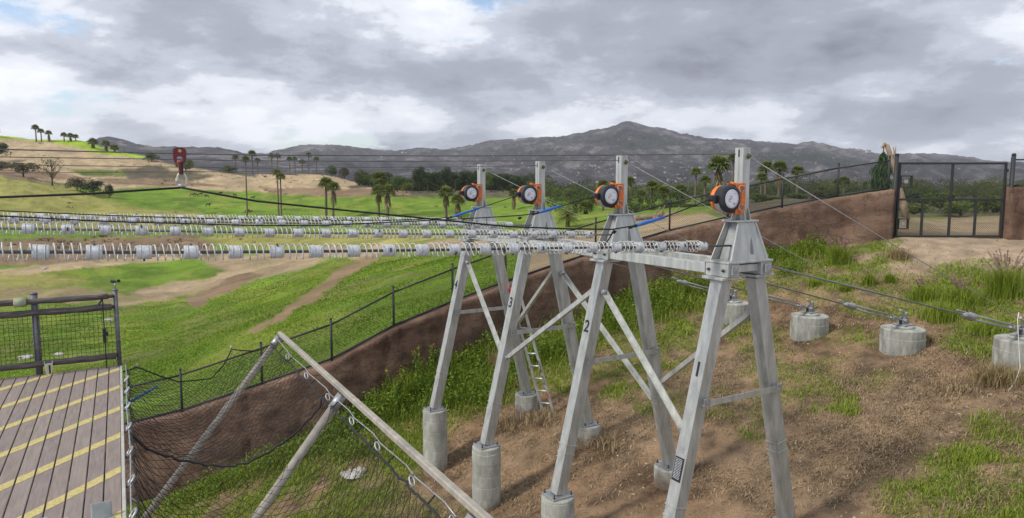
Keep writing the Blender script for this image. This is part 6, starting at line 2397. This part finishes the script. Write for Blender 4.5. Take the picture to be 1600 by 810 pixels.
TREES = [  # kind, column, base row, top row, width px, metres, label, category, group
    ('bright', 2, 214, 192, 20, 515, 'bright green tree on the hilltop at the left edge', 'tree', 'left hill trees'),
    ('dark', 6, 246, 218, 30, 440, 'dark round tree cut by the left edge below the hilltop', 'tree', 'left hill trees'),
    ('olive', 8, 266, 249, 34, 400, 'olive shrub at the left edge under the dark tree', 'bush', 'left hill trees'),
    ('olive', 42, 280, 251, 46, 330, 'thin olive tree left of the bare tree', 'tree', 'left hill trees'),
    ('sparse', 86, 292, 238, 46, 318, 'nearly bare tree with open branches on the left knoll', 'tree', 'left hill trees'),
    ('olive', 124, 303, 275, 30, 300, 'brownish half of the dark bush pair on the left knoll', 'bush', 'left hill trees'),
    ('dark', 150, 305, 277, 34, 298, 'darkest round bush on the left knoll', 'bush', 'left hill trees'),
    ('dark', 173, 304, 286, 18, 297, 'small dark bush at the right of the bush pair on the knoll', 'bush', 'left hill trees'),
    ('mid', 242, 255, 237, 24, 470, 'green bush on the tan slope left of the red trolley', 'bush', 'left hill trees'),
    ('bright', 294, 265, 246, 28, 440, 'bright green bush directly behind the red trolley', 'bush', 'left hill trees'),
    ('mid', 360, 268, 256, 26, 470, 'low green bush left of the tall slender palm', 'bush', 'left hill trees'),
    ('mid', 520, 273, 256, 20, 430, 'left shrub on the tan mound', 'bush', 'left hill trees'),
    ('olive', 540, 274, 258, 16, 430, 'right shrub on the tan mound', 'bush', 'left hill trees'),
    ('mid', 577, 300, 268, 24, 400, 'green tree at the left end of the dark tree belt', 'tree', 'tree belt'),
    ('mid', 622, 302, 272, 34, 360, 'rounded mid-green tree left in the dark tree belt', 'tree', 'tree belt'),
    ('bright', 636, 302, 283, 28, 350, 'low lighter green tree at the foot of the tree belt', 'tree', 'tree belt'),
    ('dark', 605, 300, 266, 22, 390, 'dark tree behind the palm cluster in the belt', 'tree', 'tree belt'),
    ('dark', 656, 300, 256, 24, 380, 'tall dark tree, first tall one of the tree belt', 'tree', 'tree belt'),
    ('dark', 669, 300, 261, 24, 375, 'dark tree, second tall one of the tree belt', 'tree', 'tree belt'),
    ('dark', 683, 300, 264, 28, 370, 'dark broad tree in the middle of the tree belt', 'tree', 'tree belt'),
    ('dark', 697, 300, 257, 26, 380, 'tall dark tree behind the shaggy palm in the belt', 'tree', 'tree belt'),
    ('dark', 712, 300, 263, 26, 370, 'dark tree above the farthest brake drum', 'tree', 'tree belt'),
    ('dark', 727, 300, 263, 24, 375, 'dark narrow tree just left of the farthest mast', 'tree', 'tree belt'),
    ('dark', 744, 300, 264, 28, 370, 'dark tree behind the farthest mast', 'tree', 'tree belt'),
    ('mid', 768, 302, 264, 30, 350, 'green tree just right of the farthest mast', 'tree', 'tree belt'),
    ('dark', 786, 302, 267, 30, 350, 'dark tree between the two leftmost masts', 'tree', 'tree belt'),
    ('dark', 808, 304, 272, 30, 330, 'dark tree left of the mast of tower 3', 'tree', 'tree belt'),
    ('mid', 832, 306, 280, 30, 300, 'green tree behind the mast of tower 3', 'tree', 'tree belt'),
    ('mid', 868, 312, 285, 34, 240, 'green tree right of the mast of tower 3', 'tree', 'tree belt'),
    ('olive', 893, 318, 292, 34, 200, 'olive tree above the feather-leaved palm', 'tree', 'right thicket'),
    ('mid', 905, 322, 302, 30, 170, 'low green bush right of the feather-leaved palm', 'bush', 'right thicket'),
    ('mid', 990, 345, 312, 40, 110, 'green bush right of tower 2 in the thicket', 'bush', 'right thicket'),
    ('bright', 1015, 348, 316, 34, 100, 'lighter bush in the thicket below the dark palms', 'bush', 'right thicket'),
    ('mid', 1048, 348, 308, 42, 105, 'large green bush in the thicket between towers 1 and 2', 'bush', 'right thicket'),
    ('olive', 1078, 346, 318, 36, 95, 'olive bush left of the drum of tower 1', 'bush', 'right thicket'),
    ('mid', 1108, 342, 312, 36, 95, 'green bush behind the drum of tower 1', 'bush', 'right thicket'),
    ('mid', 1180, 335, 300, 40, 80, 'green bush right of the mast of tower 1 behind the fence', 'bush', 'right thicket'),
    ('bright', 1204, 335, 306, 40, 80, 'lighter bush behind the fence right of tower 1', 'bush', 'right thicket'),
    ('mid', 1240, 330, 300, 44, 85, 'green bush behind the fence halfway to the gate', 'bush', 'right thicket'),
    ('olive', 1275, 325, 294, 34, 90, 'olive bush behind the fence, third before the gate', 'bush', 'right thicket'),
    ('dark', 1298, 325, 296, 32, 90, 'dark bush behind the fence below the palm pair', 'bush', 'right thicket'),
    ('mid', 1335, 322, 298, 40, 85, 'green bush behind the fence nearest the gate', 'bush', 'right thicket'),
    ('bright', 1425, 346, 315, 64, 60, 'bright green round bush behind the left half of the gate', 'bush', 'bushes behind the gate'),
    ('mid', 1468, 342, 292, 70, 75, 'largest green bush behind the middle of the gate', 'bush', 'bushes behind the gate'),
    ('bright', 1500, 344, 312, 60, 62, 'green bush behind the right half of the gate', 'bush', 'bushes behind the gate'),
    ('mid', 1535, 342, 302, 60, 70, 'darker green bush behind the right end of the gate', 'bush', 'bushes behind the gate'),
    ('bright', 1575, 342, 304, 50, 70, 'green bush behind the right gate post', 'bush', 'bushes behind the gate'),
    ('dark', 1425, 330, 298, 50, 90, 'dark bush further back behind the left half of the gate', 'bush', 'bushes behind the gate'),
]
for i, (k, px, pb, pt, w, d, label, cat, gr) in enumerate(TREES):
    tree(i, k, px, pb, pt, w, d, label, cat, gr)


def thicket():
    cs, sz, ti = [], [], []
    r = rng
    n = 420
    for k in range(n):
        px = r.uniform(850, 1660)
        d = r.uniform(120, 420)
        x = (px - CX) / F * d
        zg = ogz(x, d)
        h = r.uniform(2.5, 6.5) * (d / 200) ** .45
        w = h * r.uniform(.6, 1.1)
        m = 420
        p = r.normal(size=(m, 3)); p /= np.linalg.norm(p, axis=1)[:, None]
        p *= r.uniform(.5, 1, (m, 1)) ** .5
        c = np.c_[x + p[:, 0] * w * .55, d + p[:, 1] * w * .55, zg + h * .5 + p[:, 2] * h * .5]
        lum = r.uniform(.1, .75)
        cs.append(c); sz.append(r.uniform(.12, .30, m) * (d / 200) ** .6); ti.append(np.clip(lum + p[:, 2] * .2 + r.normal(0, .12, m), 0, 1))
    for k in range(170):                       # the belt of trees on the left side of the valley
        px = r.uniform(560, 860); d = r.uniform(390, 460)
        x = (px - CX) / F * d
        zg = ogz(x, d)
        h = r.uniform(7, 12.5) * (1 if px > 640 else .75)
        w = h * r.uniform(.5, .8)
        m = 420
        p = r.normal(size=(m, 3)); p /= np.linalg.norm(p, axis=1)[:, None]
        p *= r.uniform(.5, 1, (m, 1)) ** .5
        cs.append(np.c_[x + p[:, 0] * w * .55, d + p[:, 1] * w * .55, zg + h * .5 + p[:, 2] * h * .5])
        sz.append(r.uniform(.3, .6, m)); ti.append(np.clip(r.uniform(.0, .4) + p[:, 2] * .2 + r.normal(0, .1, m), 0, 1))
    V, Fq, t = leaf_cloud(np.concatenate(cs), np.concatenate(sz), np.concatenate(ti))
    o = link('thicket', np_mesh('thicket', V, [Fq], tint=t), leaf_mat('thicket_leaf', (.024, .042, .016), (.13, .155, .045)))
    tag(o, 'far scrub thicket filling the valley behind the palms and the tree belt', 'thicket', kind='stuff')


thicket()


def hill_scrub():
    """low dry scrub dotted over the tan slopes and far fields: uncountable specks"""
    n = 9000
    d = rng.uniform(150, 560, n)
    px = rng.uniform(-60, 900, n)
    x = (px - CX) / F * d
    z = out_z(x, d)
    c = cover_far(x, d, z)
    tan = np.clip((c[:, 0] / c[:, 1] - 1.02) * 4, 0, 1)
    w = np.clip(.25 + 2.4 * fbm(x / 30, d / 30, 4), .03, 1) * (.10 + .9 * tan)
    keep = rng.random(n) < w * .55
    x, d, z = x[keep], d[keep], z[keep]
    m = 26
    k = len(x)
    h = rng.uniform(.25, .9, k) * np.where(rng.random(k) < .08, 2.0, 1)
    p = rng.normal(size=(k, m, 3)) * np.array([.6, .6, .35]) * h[:, None, None]
    p[..., 2] = np.abs(p[..., 2])
    cs = np.c_[x, d, z][:, None] + p
    ti = np.clip(np.repeat(rng.uniform(.0, .9, k), m) + rng.normal(0, .12, k * m), 0, 1)
    V, Fq, t = leaf_cloud(cs.reshape(-1, 3), np.repeat(h * .30, m) * rng.uniform(.6, 1.3, k * m), ti)
    o = link('hill_scrub', np_mesh('hill_scrub', V, [Fq], tint=t), leaf_mat('scrub_leaf', (.05, .045, .025), (.21, .165, .085), trans=.1))
    tag(o, 'low dry scrub dotted over the tan slopes beyond the valley', 'scrub', kind='stuff')


hill_scrub()


# browse pole with hanging foliage behind the gate post
def browse_pole():
    d = 27.0
    foot = P(1417, 347, d)
    g = ogz(foot[0], d)
    foot[2] = g
    pts = [P(1418, 352, d), P(1412, 320, d), P(1404, 290, d), P(1397, 262, d), P(1391, 243, d), P(1386, 228, d), P(1382, 225, d), P(1379, 231, d)]
    pts[0][2] = min(pts[0][2], g - .2)
    O = Vector(foot)
    root = empty('leaning_dead_tree', O)
    MB().tube([Vector(p) - O for p in pts], [.14, .13, .115, .10, .09, .085, .075, .05], 9).build('trunk', LOGM, root)
    fk = [P(1396, 262, d), P(1398, 245, d), P(1396, 230, d)]
    MB().tube([Vector(p) - O for p in fk], [.05, .04, .02], 7).tube([Vector(P(1398, 243, d)) - O, Vector(P(1400, 228, d)) - O], [.03, .015], 6).tube([Vector(P(1381, 229, d)) - O, Vector(P(1376, 231, d)) - O], [.03, .015], 6).build('branch', LOGM, root)
    tag(root, 'leaning bare dead trunk with forked tip behind the gate post', 'dead tree')
    top = Vector(P(1381, 231, d))
    root = empty('hanging_fronds', top)
    cs, sz, ti = [], [], []
    H = top.z - P(1380, 296, d)[2]
    for k in range(1500):
        t = rng.random() ** .8
        w = .05 + .30 * math.sin(min(1, t * 1.15) * math.pi * .66) * (1 + .35 * math.sin(t * 19))
        a = rng.uniform(0, 6.28); q = rng.random() ** .5
        cs.append((math.cos(a) * w * q - .10 * t, math.sin(a) * w * q, -.12 - t * (H - .1))); sz.append(rng.uniform(.06, .16)); ti.append(np.clip(.35 + .3 * rng.normal() + .25 * (t > .75), 0, 1))
    a = np.array(cs)
    n = len(a)
    dv = np.c_[rng.normal(0, .25, n), rng.normal(0, .25, n), -np.ones(n)]; dv /= np.linalg.norm(dv, axis=1)[:, None]
    sd_ = np.cross(dv, rng.normal(size=(n, 3))); sd_ /= np.linalg.norm(sd_, axis=1)[:, None]
    s = np.array(sz)[:, None]
    V = np.stack([a, a + dv * s + sd_ * s * .16, a + dv * s * 2.2, a + dv * s - sd_ * s * .16], 1).reshape(-1, 3)
    link('foliage', np_mesh('foliage', V, [(np.arange(n) * 4)[:, None] + np.array([[0, 1, 2, 3]])], tint=np.repeat(ti, 4)), leaf_mat('frond_leaf', (.016, .045, .018), (.10, .16, .055)), root)
    MB().tube([(0, 0, 0), (-.02, 0, -.25), (-.05, 0, -.9)], .025, 6).build('stem', BARK, root)
    tag(root, 'bunch of dark green cut fronds hanging from the dead trunk', 'fronds')


browse_pole()


def rocks():
    def rock(px, py, s, label, far=True, d=None, name='rock', m=ROCKW, flat=.55):
        if d:
            x = (px - CX) / F * d; p = Vector((x, d, ogz(x, d)))
        else:
            p = ground_hit(px, py)
        r = random.Random(int(px * 7 + py))
        mb = MB()
        n, mm = 10, 6
        vs = []
        for i in range(mm + 1):
            ph = math.pi * i / mm
            for k in range(n):
                a = 2 * math.pi * k / n
                q = 1 + r.uniform(-.22, .22)
                vs.append((s * q * math.sin(ph) * math.cos(a) * 1.2, s * q * math.sin(ph) * math.sin(a) * .9, s * flat * q * math.cos(ph)))
        fs = [(i * n + k, (i + 1) * n + k, (i + 1) * n + (k + 1) % n, i * n + (k + 1) % n) for i in range(mm) for k in range(n)]
        mb.add(vs, fs, False)
        o = mb.build(name, m)
        o.location = p + Vector((0, 0, s * flat * .25))
        tag(o, label, 'rock', 'pale rocks')
    rock(549, 745, .20, 'white rock lying in the weeds below the net, larger half')
    rock(563, 737, .13, 'smaller white rock touching the larger one below the net')
    for px, py, s, d, label in ((62, 432, .45, 118, 'left pale stone in the green valley strip'), (66, 428, .35, 120, 'right pale stone in the green valley strip'), (24, 556, .32, 34, 'tan rock seen through the left railing mesh'),
                                (78, 552, .22, 34, 'small pale stone seen through the railing right of the grey post'), (160, 508, .35, 52, 'white stone right of the railing corner post')):
        rock(px, py, s, label, d=d)
    # fallen logs on the tan field
    for k, (px, d, ln, a, label) in enumerate([(1012, 62, 3.0, .3, 'left fallen log on the tan field behind the fence'), (1030, 60, 2.6, 1.1, 'middle fallen log on the tan field behind the fence'), (1045, 64, 2.2, -.4, 'right fallen log on the tan field behind the fence')]):
        x = (px - CX) / F * d; z = ogz(x, d)
        v = Vector((math.cos(a), math.sin(a), 0)) * ln / 2
        mb = MB().tube([-v, Vector((0, 0, .1)), v + Vector((0, 0, .25))], [.26, .22, .14], 8)
        mb.tube([v * .4 + Vector((0, 0, .12)), v * .6 + Vector((.3, .1, 1.0))], [.09, .03], 6)
        o = mb.build('fallen_log', LOGM)
        o.location = (x, d, z + .2)
        tag(o, label, 'log', 'fallen logs')


rocks()


def antelope():
    """tiny grazing animals in the far green field"""
    hide = mat('dark_hide', (.05, .035, .028), .8)
    for k, (px, py, d, yaw) in enumerate([(302, 309, 325, .2), (309, 308, 326, 2.9), (315, 308, 328, .4), (325, 310, 322, 3.0), (326, 321, 285, .1), (346, 303, 335, .3), (369, 306, 330, 2.8), (396, 309, 325, .2)]):
        x = (px - CX) / F * d
        me = bpy.data.meshes.new('antelope')
        J = [(0, 0, .95), (.35, 0, .98), (.62, 0, 1.0), (.85, 0, 1.2), (1.0, 0, 1.36), (1.22, 0, 1.22), (-.35, 0, .98), (-.62, 0, .95), (-.72, 0, .62),
             (.55, .15, .75), (.57, .16, .4), (.55, .16, .02), (.55, -.15, .75), (.52, -.16, .4), (.55, -.16, .02),
             (-.55, .16, .72), (-.66, .16, .45), (-.6, .16, .02), (-.55, -.16, .72), (-.66, -.16, .45), (-.6, -.16, .02)]
        E = [(0, 1), (1, 2), (2, 3), (3, 4), (4, 5), (0, 6), (6, 7), (7, 8), (2, 9), (9, 10), (10, 11), (2, 12), (12, 13), (13, 14), (7, 15), (15, 16), (16, 17), (7, 18), (18, 19), (19, 20)]
        Rr = [.26, .28, .25, .14, .12, .06, .25, .22, .03] + [.09, .05, .04] * 2 + [.11, .055, .04] * 2
        me.from_pydata(J, E, [])
        o = link('antelope', me, hide)
        sk = o.modifiers.new('skin', 'SKIN')
        me.skin_vertices or None
        if not me.skin_vertices:
            bpy.context.view_layer.objects.active = o
        for v, r_ in zip(me.skin_vertices[0].data if me.skin_vertices else [], Rr):
            v.radius = (r_, r_)
        if me.skin_vertices:
            me.skin_vertices[0].data[0].use_root = True
        o.modifiers.new('sub', 'SUBSURF').levels = 1
        o.location = (x, d, ogz(x, d))
        o.rotation_euler.z = yaw
        o.scale = (1.25,) * 3
        tag(o, ['dark grazing animal leftmost in the herd below the red trolley', 'dark grazing animal second in the herd below the red trolley', 'dark grazing animal third in the herd', 'dark grazing animal fourth in the herd',
                'dark animal alone lower in the green field', 'dark animal right of the herd, first on the slope', 'dark animal right of the herd near the slender palm', 'dark animal farthest right on the green field'][k], 'antelope', 'animals in the far field')


antelope()


def houses():
    wallm = mat('pale_house', (.55, .52, .47), .8); roofm = mat('house_roof', (.28, .2, .16), .8)
    for k, (px, fr, w, label) in enumerate([(1336, .86, 26, 'pale house leftmost on the right ridge'), (1352, .83, 30, 'pale long house on the right ridge beside the first'), (1420, .90, 26, 'pale house on the right ridge above the gate'), (815, .9, 26, 'pale house on the ridge above the masts'), (600, .93, 24, 'pale house on the middle ridge'), (632, .93, 22, 'second pale house on the middle ridge')]):
        a = (px - CX) / F
        j = int((a + 1.0) / 2.05 * 899)
        i = int(fr * 169)
        x, y, z = MX[i, j], MY[i, j], MZ[i, j]
        root = empty('house', (x, y, z), .3 * k)
        wl = w / 2; h = 7.0; dd = 6.0
        MB().box((-wl, -dd, -6), (wl, dd, h), 0).build('wall', wallm, root)
        MB().prism([(-wl - 1, -dd - 1, h), (-wl - 1, dd + 1, h), (-wl - 1, 0, h + 4)], (0, 0, 0), (2 * wl + 2, 0, 0)).build('roof', roofm, root)
        for q in range(3):
            MB().box((-wl * .7 + q * wl * .6, -dd - .2, 2), (-wl * .7 + q * wl * .6 + 3, -dd - .02, 4.5)).build('window', BLACK, root)
        tag(root, label, 'house', 'far houses on the ridges')


houses()


# ------------------------------------------------------------------ air
def haze():
    me = MB().box((-9000, -400, -120), (9000, 7600, 620)).mesh('haze')
    m = bpy.data.materials.new('haze_air')
    m.use_nodes = True
    N, L = m.node_tree.nodes, m.node_tree.links
    N.clear()
    out = N.new('ShaderNodeOutputMaterial')
    v = N.new('ShaderNodeVolumePrincipled')
    v.inputs['Color'].default_value = (0.90, 0.92, 1.0, 1)
    v.inputs['Density'].default_value = HAZE_D
    v.inputs['Anisotropy'].default_value = 0.2
    L.new(v.outputs[0], out.inputs['Volume'])
    o = link('haze', me, m)
    tag(o, 'thin pale haze in the air over the valley', 'haze', kind='stuff')


HAZE_D = 0.00007
haze()
